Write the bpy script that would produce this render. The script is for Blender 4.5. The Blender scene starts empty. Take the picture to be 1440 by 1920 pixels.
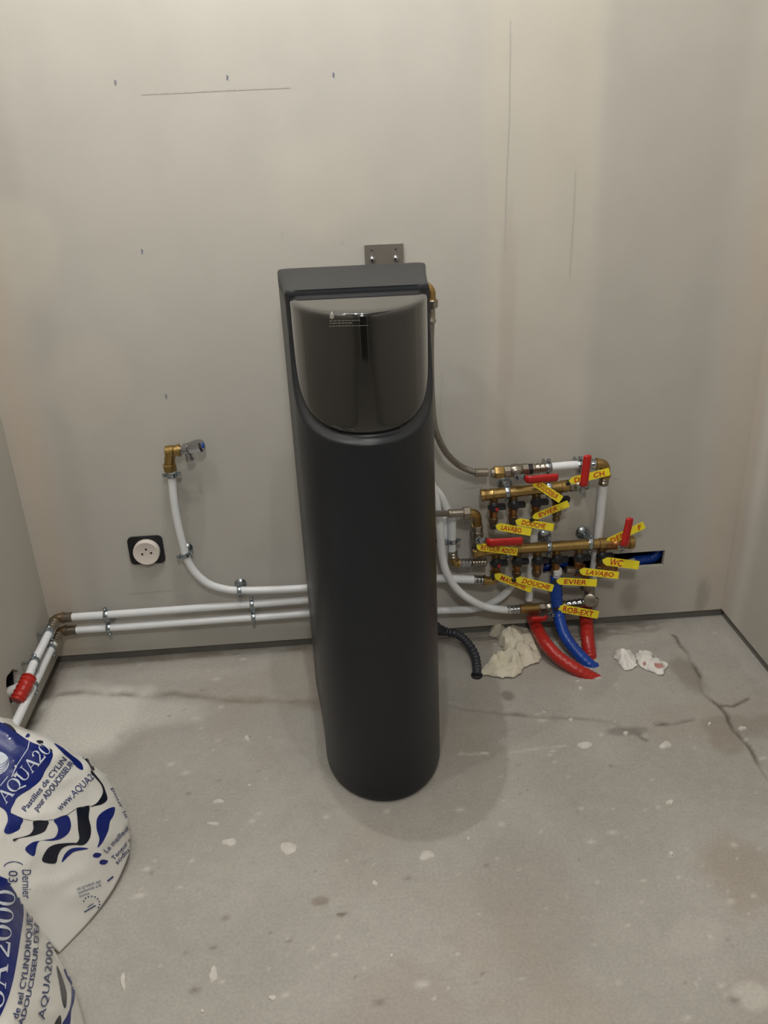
import bpy, bmesh, math, random
import numpy as np
from mathutils import Vector, Matrix, noise
from mathutils.bvhtree import BVHTree

random.seed(7)
rng = np.random.default_rng(7)
scene = bpy.context.scene
C = scene.collection

# ------------------------------------------------------------------ camera
CAM = Vector((0.0, 0.0, 1.30))
FOC = 1590.43                                   # focal length for a 1440x1920 frame
PITCH, YAW, ROLL = 0.443031, 0.0612459, -0.0368059
D, L, R = 1.925, -0.758, 1.039                  # back wall, left wall, right wall (metres)
FRONT, CEIL = -2.10, 2.55
dv = Vector((math.sin(YAW)*math.cos(PITCH), math.cos(YAW)*math.cos(PITCH), -math.sin(PITCH)))
r0 = dv.cross(Vector((0, 0, 1))).normalized(); u0 = r0.cross(dv)
rv = r0*math.cos(ROLL) + u0*math.sin(ROLL); uv_ = -r0*math.sin(ROLL) + u0*math.cos(ROLL)
cd = bpy.data.cameras.new('camera'); cam = bpy.data.objects.new('camera', cd); C.objects.link(cam)
m = Matrix((rv, uv_, -dv)).transposed().to_4x4(); m.translation = CAM
cam.matrix_world = m
cd.sensor_fit = 'VERTICAL'; cd.sensor_height = 36.0; cd.sensor_width = 27.0
cd.lens = FOC/1920*36.0; cd.clip_start = 0.02
scene.camera = cam

# ------------------------------------------------------------------ world, lights, exposure
w = bpy.data.worlds.new('world'); scene.world = w; w.use_nodes = True
w.node_tree.nodes['Background'].inputs[0].default_value = (0.9, 0.95, 1, 1)
w.node_tree.nodes['Background'].inputs[1].default_value = 0.0
vs = scene.view_settings
vs.view_transform = 'Standard'; vs.look = 'None'; vs.gamma = 1.0; vs.use_curve_mapping = False
vs.exposure = 0.42
LAMPS = [  # position, watts, radius
    ((-0.05, 1.50, 2.40), 22.0, 0.008),
    ((0.10, 1.20, 2.40), 12.0, 0.008),
    ((-0.26, 1.78, 2.40), 3.0, 0.010),
    ((-0.56, 1.00, 2.40), 11.0, 0.012),
    ((0.08, -0.45, 2.38), 40.0, 0.09),  # unseen soft fill lamp, added to even out the frontal light
]
for i, (p, e, rad) in enumerate(LAMPS):
    ld = bpy.data.lights.new('ceiling_or_fill_light', 'POINT'); ld.energy = e; ld.shadow_soft_size = rad
    ld.color = (1.0, 0.985, 0.955)
    lo = bpy.data.objects.new('ceiling_or_fill_light', ld); lo.location = p; C.objects.link(lo)

# ------------------------------------------------------------------ measuring the photograph
def ray(x, y): return rv*((x-720)/FOC) - uv_*((y-960)/FOC) + dv
def wall(x, y, off=0.0):                        # point `off` in front of the back wall
    t = ray(x, y); return CAM + t*((D-off)/t.y)
def gnd(x, y, z=0.0):                           # point at height z
    t = ray(x, y); return CAM + t*((z-CAM.z)/t.z)
def lwl(x, y, off=0.0):                         # point `off` in front of the left wall
    t = ray(x, y); return CAM + t*((L+off)/t.x)
def atY(x, y, Y):
    t = ray(x, y); return CAM + t*(Y/t.y)

# ------------------------------------------------------------------ materials
def lin(c):
    return tuple(((v/255)/12.92 if v/255 <= 0.04045 else ((v/255+0.055)/1.055)**2.4) for v in c[:3]) + (1.0,)
def mat(name, col, rough=0.5, metal=0.0, var=0.08, scale=30.0, bump=0.0, bscale=60.0, coat=0.0, spec=0.5, trans=0.0, attr=None, stretch=None, alpha=None):
    m = bpy.data.materials.new(name); m.use_nodes = True
    nt = m.node_tree; N = nt.nodes; K = nt.links
    b = N['Principled BSDF']
    b.inputs['Roughness'].default_value = rough; b.inputs['Metallic'].default_value = metal
    b.inputs['Coat Weight'].default_value = coat; b.inputs['Specular IOR Level'].default_value = spec
    if trans: b.inputs['Transmission Weight'].default_value = trans
    tc = N.new('ShaderNodeTexCoord'); src = tc.outputs['Object']
    if stretch:
        mp = N.new('ShaderNodeMapping'); mp.inputs['Scale'].default_value = stretch
        K.new(src, mp.inputs['Vector']); src = mp.outputs['Vector']
    nz = N.new('ShaderNodeTexNoise'); nz.inputs['Scale'].default_value = scale; nz.inputs['Detail'].default_value = 5
    K.new(src, nz.inputs['Vector'])
    rmp = N.new('ShaderNodeValToRGB'); lo, hi = 1-var, 1+var
    rmp.color_ramp.elements[0].position = 0.3; rmp.color_ramp.elements[1].position = 0.7
    c = lin(col)
    K.new(nz.outputs['Fac'], rmp.inputs['Fac'])
    if attr:
        rmp.color_ramp.elements[0].color = (lo, lo, lo, 1); rmp.color_ramp.elements[1].color = (hi, hi, hi, 1)
        at = N.new('ShaderNodeAttribute'); at.attribute_name = attr
        mx = N.new('ShaderNodeMix'); mx.data_type = 'RGBA'; mx.blend_type = 'MULTIPLY'; mx.inputs[0].default_value = 1.0
        mx.clamp_result = False
        K.new(at.outputs['Color'], mx.inputs[6]); K.new(rmp.outputs['Color'], mx.inputs[7])
        K.new(mx.outputs[2], b.inputs['Base Color'])
    else:
        rmp.color_ramp.elements[0].color = tuple(v*lo for v in c[:3])+(1,); rmp.color_ramp.elements[1].color = tuple(min(1, v*hi) for v in c[:3])+(1,)
        K.new(rmp.outputs['Color'], b.inputs['Base Color'])
    if bump:
        n2 = N.new('ShaderNodeTexNoise'); n2.inputs['Scale'].default_value = bscale; n2.inputs['Detail'].default_value = 6
        K.new(src, n2.inputs['Vector'])
        bp = N.new('ShaderNodeBump'); bp.inputs['Strength'].default_value = bump; bp.inputs['Distance'].default_value = 0.004
        K.new(n2.outputs['Fac'], bp.inputs['Height']); K.new(bp.outputs['Normal'], b.inputs['Normal'])
    return m

M = {}
M['board'] = mat('plasterboard', (170, 165, 155), 0.85, var=0.025, scale=9, bump=0.05, bscale=160, attr='tone', spec=0.25)
M['board_plain'] = mat('plasterboard_plain', (176, 172, 163), 0.9, var=0.03, scale=5, bump=0.05, bscale=120, spec=0.25)
M['ceiling'] = mat('ceiling_board', (128, 126, 122), 0.9, var=0.03, scale=4)
M['raw'] = mat('raw_board', (140, 136, 130), 0.9, var=0.04, scale=4)
M['white'] = mat('white_enamel', (210, 208, 204), 0.5, var=0.02)
M['screed'] = mat('cement_screed', (150, 145, 137), 0.8, var=0.08, scale=170, bump=0.22, bscale=240, attr='tone', spec=0.3)
M['plaster'] = mat('dry_plaster', (200, 196, 188), 0.9, var=0.08, scale=120, bump=0.3, bscale=300)
M['rail'] = mat('galvanised_rail', (116, 114, 109), 0.6, 0.3, var=0.1, scale=20)
M['shade_dark'] = mat('painted_shade_dark', (22, 24, 32), 0.9, var=0.2, scale=20)  # near-black colour paints in the shade of the hollows
M['pencil'] = mat('pencil_ridge_mark', (175, 171, 165), 0.8, var=0.15, scale=200)
M['bluemark'] = mat('blue_ink_mark', (132, 134, 152), 0.8, var=0.2, scale=200)
M['hull'] = mat('charcoal_plastic', (18, 22, 29), 0.40, var=0.04, scale=300, bump=0.04, bscale=900, spec=0.5)
M['glass'] = mat('smoked_window', (26, 25, 23), 0.05, var=0.03, scale=4, spec=0.7, coat=0.6)
M['print'] = mat('pale_print', (120, 118, 112), 0.5, var=0.03)
M['steel'] = mat('brushed_steel', (122, 117, 110), 0.45, 0.35, var=0.06, scale=60, stretch=(1, 1, 14))
M['chrome'] = mat('chrome', (176, 178, 182), 0.16, 1.0, var=0.02)
M['zinc'] = mat('zinc_plated', (168, 176, 182), 0.27, 0.95, var=0.1, scale=150)
M['nickel'] = mat('nickel_plated', (158, 150, 138), 0.3, 0.95, var=0.1, scale=110)
M['brass'] = mat('brass', (164, 136, 84), 0.34, 0.92, var=0.14, scale=70, bump=0.05, bscale=200)
M['copper'] = mat('reddish_brass', (158, 112, 68), 0.36, 0.9, var=0.18, scale=80)
M['dullbrass'] = mat('dull_brass', (132, 114, 90), 0.4, 0.85, var=0.15, scale=90)
M['pipe'] = mat('white_pipe', (226, 228, 230), 0.3, var=0.03, scale=12, spec=0.45)
M['braid'] = mat('braided_steel', (150, 145, 138), 0.35, 0.85, var=0.3, scale=420, bump=0.6, bscale=500)
M['red'] = mat('red_grip', (180, 28, 25), 0.33, var=0.08, scale=60)
M['redsleeve'] = mat('red_sleeve', (172, 38, 30), 0.33, var=0.1, scale=20)
M['bluesleeve'] = mat('blue_sleeve', (14, 62, 150), 0.33, var=0.1, scale=20)
M['black'] = mat('black_plastic', (22, 23, 27), 0.4, var=0.1, scale=60)
M['corr'] = mat('corrugated_hose', (48, 50, 58), 0.5, var=0.1, scale=60)
M['yellow'] = mat('yellow_tag', (226, 208, 34), 0.5, var=0.05, scale=40)
M['ink'] = mat('red_ink', (176, 36, 20), 0.6, var=0.1, scale=200)
M['socket'] = mat('socket_white', (222, 212, 204), 0.45, var=0.02)
M['paper'] = mat('crumpled_paper', (206, 199, 180), 0.85, var=0.06, scale=30, bump=0.1, bscale=120)
M['tissue'] = mat('white_tissue', (222, 218, 212), 0.9, var=0.05, scale=60, bump=0.15, bscale=200)
M['pink'] = mat('reddish_stain', (176, 128, 120), 0.9, var=0.1, scale=90)
M['film'] = mat('white_sack_film', (216, 214, 208), 0.28, var=0.035, scale=10, bump=0.12, bscale=26, spec=0.5)
M['inkblue'] = mat('sack_blue_print', (9, 30, 106), 0.38, var=0.08, scale=16, spec=0.5)
M['inkdark'] = mat('sack_black_print', (20, 24, 38), 0.3, var=0.08, scale=20, spec=0.5)
M['inknavy'] = mat('sack_navy_lettering', (44, 56, 104), 0.4, var=0.05)
M['inkwhite'] = mat('sack_white_lettering', (206, 212, 222), 0.3, var=0.05)
M['insul'] = mat('pale_insulation', (205, 205, 200), 0.8, var=0.1, scale=40)

# ------------------------------------------------------------------ builders
WLOC = {}
class MB:
    def __init__(s): s.v = []; s.f = []
    def add(s, v, f):
        o = len(s.v); s.v += [Vector(p) for p in v]; s.f += [tuple(i+o for i in q) for q in f]; return s
    def tube(s, pts, r, n=14, caps=True, flat=1.0, ref=None):
        pts = [Vector(p) for p in pts]; k = len(pts)
        rr = r if isinstance(r, (list, tuple)) else [r]*k
        vs_, fs = [], []; nrm = None
        for i, p in enumerate(pts):
            t = (pts[min(i+1, k-1)] - pts[max(i-1, 0)]).normalized()
            if nrm is None:
                a = Vector(ref) if ref else (Vector((0, 0, 1)) if abs(t.z) < 0.9 else Vector((0, 1, 0)))
                nrm = (a - t*a.dot(t)).normalized()
            else: nrm = (nrm - t*nrm.dot(t)).normalized()
            b = t.cross(nrm)
            for j in range(n):
                an = 2*math.pi*j/n
                vs_.append(p + nrm*(math.cos(an)*rr[i]*flat) + b*(math.sin(an)*rr[i]))
        for i in range(k-1):
            for j in range(n):
                a, c = i*n+j, i*n+(j+1) % n
                fs.append((a, c, c+n, a+n))
        if caps:
            fs.append(tuple(range(n-1, -1, -1))); fs.append(tuple((k-1)*n+j for j in range(n)))
        return s.add(vs_, fs)
    def lathe(s, p, ax, prof, n=18, ph=0.0):
        p = Vector(p); ax = Vector(ax).normalized()
        a = Vector((0, 0, 1)) if abs(ax.z) < 0.9 else Vector((0, 1, 0))
        e1 = (a-ax*a.dot(ax)).normalized(); e2 = ax.cross(e1); vs_, fs = [], []
        for (t, r) in prof:
            for j in range(n):
                an = 2*math.pi*j/n+ph
                vs_.append(p+ax*t+e1*(math.cos(an)*r)+e2*(math.sin(an)*r))
        k = len(prof)
        for i in range(k-1):
            for j in range(n):
                q, c = i*n+j, i*n+(j+1) % n
                fs.append((q, c, c+n, q+n))
        fs.append(tuple(range(n-1, -1, -1))); fs.append(tuple((k-1)*n+j for j in range(n)))
        return s.add(vs_, fs)
    def box(s, c, ax, ay, az):
        c = Vector(c); ax, ay, az = Vector(ax), Vector(ay), Vector(az)
        v = [c+ax*i+ay*j+az*k for i in (-1, 1) for j in (-1, 1) for k in (-1, 1)]
        return s.add(v, [(0, 1, 3, 2), (4, 6, 7, 5), (0, 4, 5, 1), (2, 3, 7, 6), (0, 2, 6, 4), (1, 5, 7, 3)])
    def prism(s, pts, off):                     # closed outline extruded by a vector
        n = len(pts); off = Vector(off); pts = [Vector(p) for p in pts]
        return s.add(pts+[p+off for p in pts], [tuple(range(n-1, -1, -1)), tuple(range(n, 2*n))] + [(i, (i+1) % n, n+(i+1) % n, n+i) for i in range(n)])
    def build(s, name, mt, parent=None, ang=35, bevel=0.0, label=None, normals=True):
        me = bpy.data.meshes.new(name)
        lo = Vector([min(p[i] for p in s.v) for i in range(3)]); hi = Vector([max(p[i] for p in s.v) for i in range(3)])
        c = Vector(((lo.x+hi.x)/2, (lo.y+hi.y)/2, lo.z))
        me.from_pydata([tuple(p-c) for p in s.v], [], s.f)
        if normals:
            bm = bmesh.new(); bm.from_mesh(me); bmesh.ops.recalc_face_normals(bm, faces=bm.faces)
            if bevel:
                bmesh.ops.bevel(bm, geom=[e for e in bm.edges if e.is_manifold and e.calc_face_angle(0) > 0.6], offset=bevel, segments=2, affect='EDGES', clamp_overlap=True)
            bm.to_mesh(me); bm.free()
        me.polygons.foreach_set('use_smooth', [True]*len(me.polygons))
        me.set_sharp_from_angle(angle=math.radians(ang))
        me.materials.append(M[mt]); me.update()
        o = bpy.data.objects.new(name, me); C.objects.link(o)
        WLOC[o.name] = c
        if parent is not None:
            o.parent = parent; o.location = c-WLOC[parent.name]
        else: o.location = c
        if label: o['label'] = label
        return o
def thing(name, label, cat, loc, group=None):
    o = bpy.data.objects.new(name, None); C.objects.link(o); o.location = loc; o.empty_display_size = 0.02
    WLOC[o.name] = Vector(loc); return tag(o, label, cat, group)
def tag(o, label, cat, group=None):
    o['label'] = label; o['category'] = cat
    if group: o['group'] = group
    return o
def struct(o): o['kind'] = 'structure'; return o
def smooth(pts, n=8):
    pts = [Vector(p) for p in pts]; out = []
    for i in range(len(pts)-1):
        p0, p1, p2, p3 = pts[max(i-1, 0)], pts[i], pts[i+1], pts[min(i+2, len(pts)-1)]
        for j in range(n):
            t = j/n
            out.append(0.5*((2*p1)+(p2-p0)*t+(2*p0-5*p1+4*p2-p3)*t*t+(3*p1-p0-3*p2+p3)*t**3))
    out.append(pts[-1]); return out
def text_geo(s, shear=0.0, bold=0.0, space=1.0):
    cu = bpy.data.curves.new('t', 'FONT'); cu.body = s; cu.size = 1.0; cu.shear = shear; cu.offset = bold; cu.space_character = space
    cu.resolution_u = 3
    o = bpy.data.objects.new('t', cu); C.objects.link(o)
    me = bpy.data.meshes.new_from_object(o.evaluated_get(bpy.context.evaluated_depsgraph_get()))
    v = [p.co.copy() for p in me.vertices]; f = [tuple(p.vertices) for p in me.polygons]
    bpy.data.objects.remove(o); bpy.data.curves.remove(cu); bpy.data.meshes.remove(me)
    x0 = min(p.x for p in v); x1 = max(p.x for p in v)
    return [((p.x-x0)/(x1-x0), p.y/0.7) for p in v], f

# ------------------------------------------------------------------ the room
def hexmix(a, b, t): return a*(1-t[..., None])+np.array(b)*t[..., None]
def grid_mesh(name, us, vs2, fn, mt, tone=None, skip=None, parent=None, thick=None):
    nu, nv = len(us), len(vs2)
    V = [fn(u, v) for v in vs2 for u in us]
    F = []
    for j in range(nv-1):
        for i in range(nu-1):
            if skip and skip(0.5*(us[i]+us[i+1]), 0.5*(vs2[j]+vs2[j+1])): continue
            a = j*nu+i; F.append((a, a+1, a+1+nu, a+nu))
    me = bpy.data.meshes.new(name); me.from_pydata(V, [], F)
    if tone is not None:
        at = me.color_attributes.new('tone', 'FLOAT_COLOR', 'POINT')
        col = np.ones((nu*nv, 4), dtype=np.float32); col[:, :3] = tone.reshape(-1, 3); at.data.foreach_set('color', col.ravel())
    me.polygons.foreach_set('use_smooth', [True]*len(me.polygons))
    me.materials.append(M[mt]); me.update()
    o = bpy.data.objects.new(name, me); C.objects.link(o); WLOC[o.name] = Vector((0, 0, 0))
    if parent is not None: o.parent = parent
    return o
def lincol(c): return np.array(lin(c)[:3])
def fbm(X, Y, seed, base, octs=4):               # value noise on arrays
    out = np.zeros_like(X); amp = 1.0; tot = 0
    for k in range(octs):
        g = np.random.default_rng(seed+k).random((64, 64)); f = base*2**k
        x = X*f; y = Y*f; xi = np.floor(x).astype(int); yi = np.floor(y).astype(int); fx = x-xi; fy = y-yi
        fx = fx*fx*(3-2*fx); fy = fy*fy*(3-2*fy)
        a = g[xi % 64, yi % 64]; b = g[(xi+1) % 64, yi % 64]; c = g[xi % 64, (yi+1) % 64]; d = g[(xi+1) % 64, (yi+1) % 64]
        out += amp*((a*(1-fx)+b*fx)*(1-fy)+(c*(1-fx)+d*fx)*fy); tot += amp; amp *= 0.5
    return out/tot
def sst(a, b, x):
    t = np.clip((x-a)/(b-a), 0, 1); return t*t*(3-2*t)
def polydist(X, Y, pts):
    d = np.full(X.shape, 9.0)
    for (ax, ay), (bx, by) in zip(pts[:-1], pts[1:]):
        vx, vy = bx-ax, by-ay; t = np.clip(((X-ax)*vx+(Y-ay)*vy)/(vx*vx+vy*vy+1e-12), 0, 1)
        d = np.minimum(d, np.hypot(X-ax-t*vx, Y-ay-t*vy))
    return d

# hole in the back wall
h00 = wall(1018, 1077); h11 = wall(1247, 1033)
HX0, HX1 = h00.x, h11.x
HZ0 = 0.5*(wall(1240, 1060).z+wall(1020, 1077).z); HZ1 = 0.5*(h11.z+wall(1025, 1046).z)
def with_breaks(a, b, step, brk):
    xs = list(np.arange(a, b, step))+[b]+list(brk)
    xs = sorted(xs); out = [xs[0]]
    for x in xs[1:]:
        if x-out[-1] > 1e-4: out.append(x)
    return np.array(out)
us = with_breaks(L, R, 0.012, [HX0, HX1]); zs = with_breaks(0.024, CEIL, 0.014, [HZ0, HZ1])
X, Z = np.meshgrid(us, zs)
base = np.broadcast_to(lincol((184, 181, 174)), X.shape+(3,)).copy()
n1 = fbm(X+5, Z*0.35+3, 11, 3.0); n2 = fbm(X*3+5, Z+3, 21, 5.0)
base *= (1+0.05*(n1-0.5)+0.04*(n2-0.5))[..., None]
x1 = wall(910, 250).x; x2 = wall(1076, 250).x; x3 = wall(1130, 200).x
wob = 0.02*(fbm(Z*1.0+7, X*0+2, 31, 3.0)-0.5)
joint = sst(x1-0.02, x1+0.03, X+wob)*(1-sst(x3-0.02, x3+0.015, X+wob))
base = hexmix(base, lincol((192, 186, 174)), joint*(0.45+0.4*fbm(X*4, Z*0.6, 41, 4.0)))
base = hexmix(base, lincol((174, 170, 162)), 0.55*sst(x3-0.01, x3+0.03, X+wob)*(1-sst(R-0.16, R-0.10, X)))
for xc, hw, c, a in ((L+0.04, 0.05, (196, 180, 160), 0.6), (L+0.13, 0.03, (170, 166, 158), 0.5), (R-0.035, 0.05, (198, 186, 170), 0.6)):
    base = hexmix(base, lincol(c), a*np.exp(-((X-xc+wob)/hw)**2)*(0.5+0.8*fbm(X*2, Z, 51, 5.0)))
# skim-coat patches and smears
for px, py, rx, rz, c, a in ((170, 720, .11, .13, (192, 186, 175), .6), (50, 470, .08, .12, (196, 190, 178), .5), (600, 350, .15, .12, (194, 189, 178), .5),
                             (930, 760, .03, .2, (196, 190, 180), .5), (1180, 1120, .03, .05, (150, 144, 136), .7), (1315, 1120, .02, .06, (150, 144, 136), .6),
                             (1085, 960, .06, .05, (196, 190, 180), .5), (890, 1130, .05, .02, (196, 190, 180), .5), (1080, 980, .03, .04, (160, 152, 142), .5),
                             (950, 600, .02, .3, (178, 170, 160), .5)):
    q = wall(px, py); dd = np.hypot((X-q.x)/rx, (Z-q.z)/rz)+0.5*(fbm(X*2+px, Z*2, 61, 6.0)-0.5)
    base = hexmix(base, lincol(c), a*(1-sst(0.6, 1.1, dd)))
wb = grid_mesh('wall_back', us, zs, lambda u, v: (u, D, v), 'board', base, skip=lambda x, z: HX0 < x < HX1 and HZ0 < z < HZ1)
struct(wb)
cv = MB(); T = 0.013
for (a, b) in (((HX0, HZ0), (HX1, HZ0)), ((HX1, HZ0), (HX1, HZ1)), ((HX1, HZ1), (HX0, HZ1)), ((HX0, HZ1), (HX0, HZ0))):
    cv.add([(a[0], D, a[1]), (b[0], D, b[1]), (b[0], D+T, b[1]), (a[0], D+T, a[1])], [(0, 1, 2, 3)])
cv.build('board_edge', 'board_plain', wb, normals=False)
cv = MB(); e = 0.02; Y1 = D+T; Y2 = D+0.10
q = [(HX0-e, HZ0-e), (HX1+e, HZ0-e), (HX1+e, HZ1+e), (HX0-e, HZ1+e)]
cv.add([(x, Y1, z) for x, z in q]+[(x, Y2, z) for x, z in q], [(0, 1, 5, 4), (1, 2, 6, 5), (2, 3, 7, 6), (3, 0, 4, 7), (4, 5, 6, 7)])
cv.build('wall_cavity', 'shade_dark', wb, normals=False)
# pencil and ink marks; two upright ridges get their shading as flat lines
def mark(pts, wd, mt='pencil', nm='pencil_ridge_line', par=wb, fn=wall):
    b = MB(); P = [fn(x, y, 0.0006) for x, y in pts]
    for a, c in zip(P[:-1], P[1:]):
        t = (c-a).normalized(); n = t.cross(Vector((0, 1, 0))).normalized()*wd/2
        b.add([a-n, c-n, c+n, a+n], [(0, 1, 2, 3)])
    b.build(nm, mt, par, normals=False)
mark([(266, 177), (330, 174), (430, 169), (544, 164)], 0.0022)
mark([(957, 40), (955, 230), (950, 330), (946, 470)], 0.0022)  # this and the next line paint the shading of soft ridges
mark([(1079, 320), (1074, 430), (1068, 520)], 0.002)
mark([(1268, 885), (1262, 960), (1254, 1022)], 0.0018)
mark([(868, 916), (905, 913)], 0.0018); mark([(1010, 1003), (1082, 1001)], 0.0018); mark([(1140, 895), (1165, 899)], 0.0014)
mark([(1215, 1068), (1262, 1078)], 0.0016); mark([(830, 700), (826, 760)], 0.002)
mark([(230, 1115), (330, 1107)], 0.0012)
for x, y in ((216, 154), (426, 145), (266, 471), (311, 743), (625, 140)):
    mark([(x-2, y-4), (x+2, y-1), (x-1, y+2), (x+2, y+5)], 0.0026, 'bluemark', 'ink_mark')
for x, y in ((1345, 640), (1385, 366), (1230, 730), (1310, 877), (352, 975), (530, 440), (642, 455)):
    mark([(x-2, y+2), (x+1, y-3)], 0.003, 'pencil', 'scuff_mark')

# left wall with a ragged round hole
hc = lwl(25, 1287); HR = 0.040
lb = MB(); K = 32
ys_ = [FRONT, hc.y-0.09, hc.y+0.09, D]; zz = [0.024, hc.z-0.09, hc.z+0.09, CEIL]
for i in range(3):
    for j in range(3):
        if i == 1 and j == 1: continue
        lb.add([(L, ys_[i], zz[j]), (L, ys_[i+1], zz[j]), (L, ys_[i+1], zz[j+1]), (L, ys_[i], zz[j+1])], [(0, 1, 2, 3)])
ring, sq, deep = [], [], []
for k in range(K):
    a = 2*math.pi*k/K; c, s = math.cos(a), math.sin(a); rr = HR*(1+0.08*math.sin(3*a+1)+0.05*math.sin(7*a))
    ring.append((L, hc.y+c*rr, hc.z+s*rr)); mx = max(abs(c), abs(s)); sq.append((L, hc.y+c/mx*0.09, hc.z+s/mx*0.09))
    deep.append((L-0.013, hc.y+c*rr, hc.z+s*rr))
lb.add(ring+sq, [(k, (k+1) % K, K+(k+1) % K, K+k) for k in range(K)])
wl_ = struct(lb.build('wall_left', 'board_plain', normals=False))
MB().add(ring+deep, [(k, (k+1) % K, K+(k+1) % K, K+k) for k in range(K)]).build('board_edge', 'board_plain', wl_, normals=False)
dk = [(L-0.09, p[1], p[2]) for p in deep]
MB().add(deep+dk, [(k, (k+1) % K, K+(k+1) % K, K+k) for k in range(K)]+[tuple(range(K, 2*K))]).build('wall_cavity', 'shade_dark', wl_, normals=False)
def quad(name, pts, mt): return struct(MB().add(pts, [(0, 1, 2, 3)]).build(name, mt, normals=False))
yr = np.concatenate([np.linspace(FRONT, 1.3, 8)[:-1], np.arange(1.3, D-0.001, 0.012), np.array([D])]); zr = with_breaks(0.026, CEIL, 0.03, [])
Xr, Zr = np.meshgrid(yr, zr); rc = np.broadcast_to(lincol((176, 172, 164)), Xr.shape+(3,)).copy()
wr_ = 0.03*(fbm(Zr+2, Xr*0+1, 151, 4.0)-0.5)
rc = hexmix(rc, lincol((206, 201, 192)), 0.75*np.exp(-((Xr-D+0.085+wr_)/0.035)**2)*(0.5+0.7*fbm(Xr*3, Zr, 161, 5.0)))
rc = hexmix(rc, lincol((198, 184, 168)), 0.5*np.exp(-((Xr-D+0.02+wr_)/0.025)**2))
wr = struct(grid_mesh('wall_right', yr, zr, lambda u, v: (R, u, v), 'board', rc))
# wall behind the camera; unseen doorway added for a dark reflection in the window
dx0, dx1, dz = -0.20, 0.62, 2.04
fb = MB()
for a, b, c, d_ in ((L, dx0, 0, CEIL), (dx1, R, 0, CEIL), (dx0, dx1, dz, CEIL)):
    fb.add([(a, FRONT, c), (b, FRONT, c), (b, FRONT, d_), (a, FRONT, d_)], [(0, 1, 2, 3)])
struct(fb.build('wall_front', 'raw', normals=False))
db = MB()
for x in (dx0-0.03, dx1+0.03): db.box((x, FRONT+0.01, dz/2), (0.035, 0, 0), (0, 0.02, 0), (0, 0, dz/2))
db.box(((dx0+dx1)/2, FRONT+0.01, dz+0.03), ((dx1-dx0)/2+0.065, 0, 0), (0, 0.02, 0), (0, 0, 0.035))
dr = struct(db.build('door_added_1', 'white'))
bb = MB(); y2 = FRONT-1.4
bb.add([(dx0-.5, FRONT-.002, 0), (dx1+.5, FRONT-.002, 0), (dx1+.5, y2, 0), (dx0-.5, y2, 0), (dx0-.5, FRONT-.002, dz+.2), (dx1+.5, FRONT-.002, dz+.2), (dx1+.5, y2, dz+.2), (dx0-.5, y2, dz+.2)],
       [(0, 1, 2, 3), (4, 5, 6, 7), (0, 3, 7, 4), (1, 2, 6, 5), (2, 3, 7, 6)])
struct(bb.build('wall_added_dark_box', 'shade_dark', normals=False))  # dark box added behind the doorway to darken the reflection
quad('ceiling', [(L, FRONT, CEIL), (R, FRONT, CEIL), (R, D, CEIL), (L, D, CEIL)], 'ceiling')
# bottom rails under the boards
t1 = MB(); t1.box(((L+R)/2, D+0.012, 0.018), ((R-L)/2+0.01, 0, 0), (0, 0.004, 0), (0, 0, 0.02)); struct(t1.build('trim_1', 'rail'))
t2 = MB(); t2.box((L-0.012, (FRONT+D)/2, 0.018), (0.004, 0, 0), (0, (D-FRONT)/2, 0), (0, 0, 0.02)); struct(t2.build('trim_2', 'rail'))
t3 = MB(); t3.box((R+0.012, (FRONT+D)/2, 0.018), (0.004, 0, 0), (0, (D-FRONT)/2, 0), (0, 0, 0.02)); struct(t3.build('trim_3', 'rail'))

# floor
us = np.concatenate([np.array([L-0.02]), np.arange(L, R+0.001, 0.005), np.array([R+0.02])])
ys = np.concatenate([np.linspace(FRONT, 0.55, 30)[:-1], np.arange(0.55, D, 0.005), np.array([D, D+0.02])])
X, Y = np.meshgrid(us, ys)
def gpts(pp): return [(gnd(x, y).x, gnd(x, y).y) for x, y in pp]
wx = X+0.012*(fbm(X+3, Y+3, 71, 25.0)-0.5); wy = Y+0.012*(fbm(X+9, Y+1, 81, 25.0)-0.5)
col = np.broadcast_to(lincol((163, 159, 152)), X.shape+(3,)).copy()
a1 = fbm(X+5, Y+9, 91, 3.0); a2 = fbm(X+1, Y+2, 101, 11.0); a3 = fbm(X+2, Y+5, 111, 60.0, 2)
col *= (1+0.20*(a1-0.5)+0.14*(a2-0.5)+0.10*(a3-0.5))[..., None]
col = hexmix(col, lincol((156, 144, 131)), 0.30*sst(0.55, 0.72, fbm(X+13, Y+4, 121, 4.0)))
hgt = 0.004*(a1-0.5)+0.002*(a2-0.5)
def stain_shade_blot(pp, rx, ry, c, a, noise_=0.6):
    global col
    q = gnd(*pp); dd = np.hypot((X-q.x)/rx, (Y-q.y)/ry)+noise_*(fbm(X+pp[0], Y, 131, 14.0)-0.5)
    col = hexmix(col, lincol(c), a*(1-sst(0.55, 1.05, dd)))
stain_shade_blot((150, 1345), .19, .16, (212, 208, 200), .8); stain_shade_blot((250, 1340), .20, .07, (200, 196, 188), .55); stain_shade_blot((330, 1265), .22, .03, (178, 172, 163), .4)
stain_shade_blot((1290, 1265), .05, .09, (118, 108, 96), .5, 1.1); stain_shade_blot((1400, 1360), .12, .05, (128, 120, 109), .45, 1.1); stain_shade_blot((1400, 1640), .1, .12, (148, 134, 120), .45, 1.1)
stain_shade_blot((1360, 1390), .05, .05, (130, 118, 104), .4); stain_shade_blot((950, 1305), .02, .025, (104, 96, 86), .6); stain_shade_blot((1180, 1370), .06, .02, (98, 92, 84), .5)
stain_shade_blot((1300, 1760), .07, .04, (184, 180, 172), .35, 1.2); stain_shade_blot((1400, 1870), .04, .03, (200, 196, 188), .5, 1.3); stain_shade_blot((1420, 1240), .06, .2, (176, 172, 165), .4)
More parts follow.
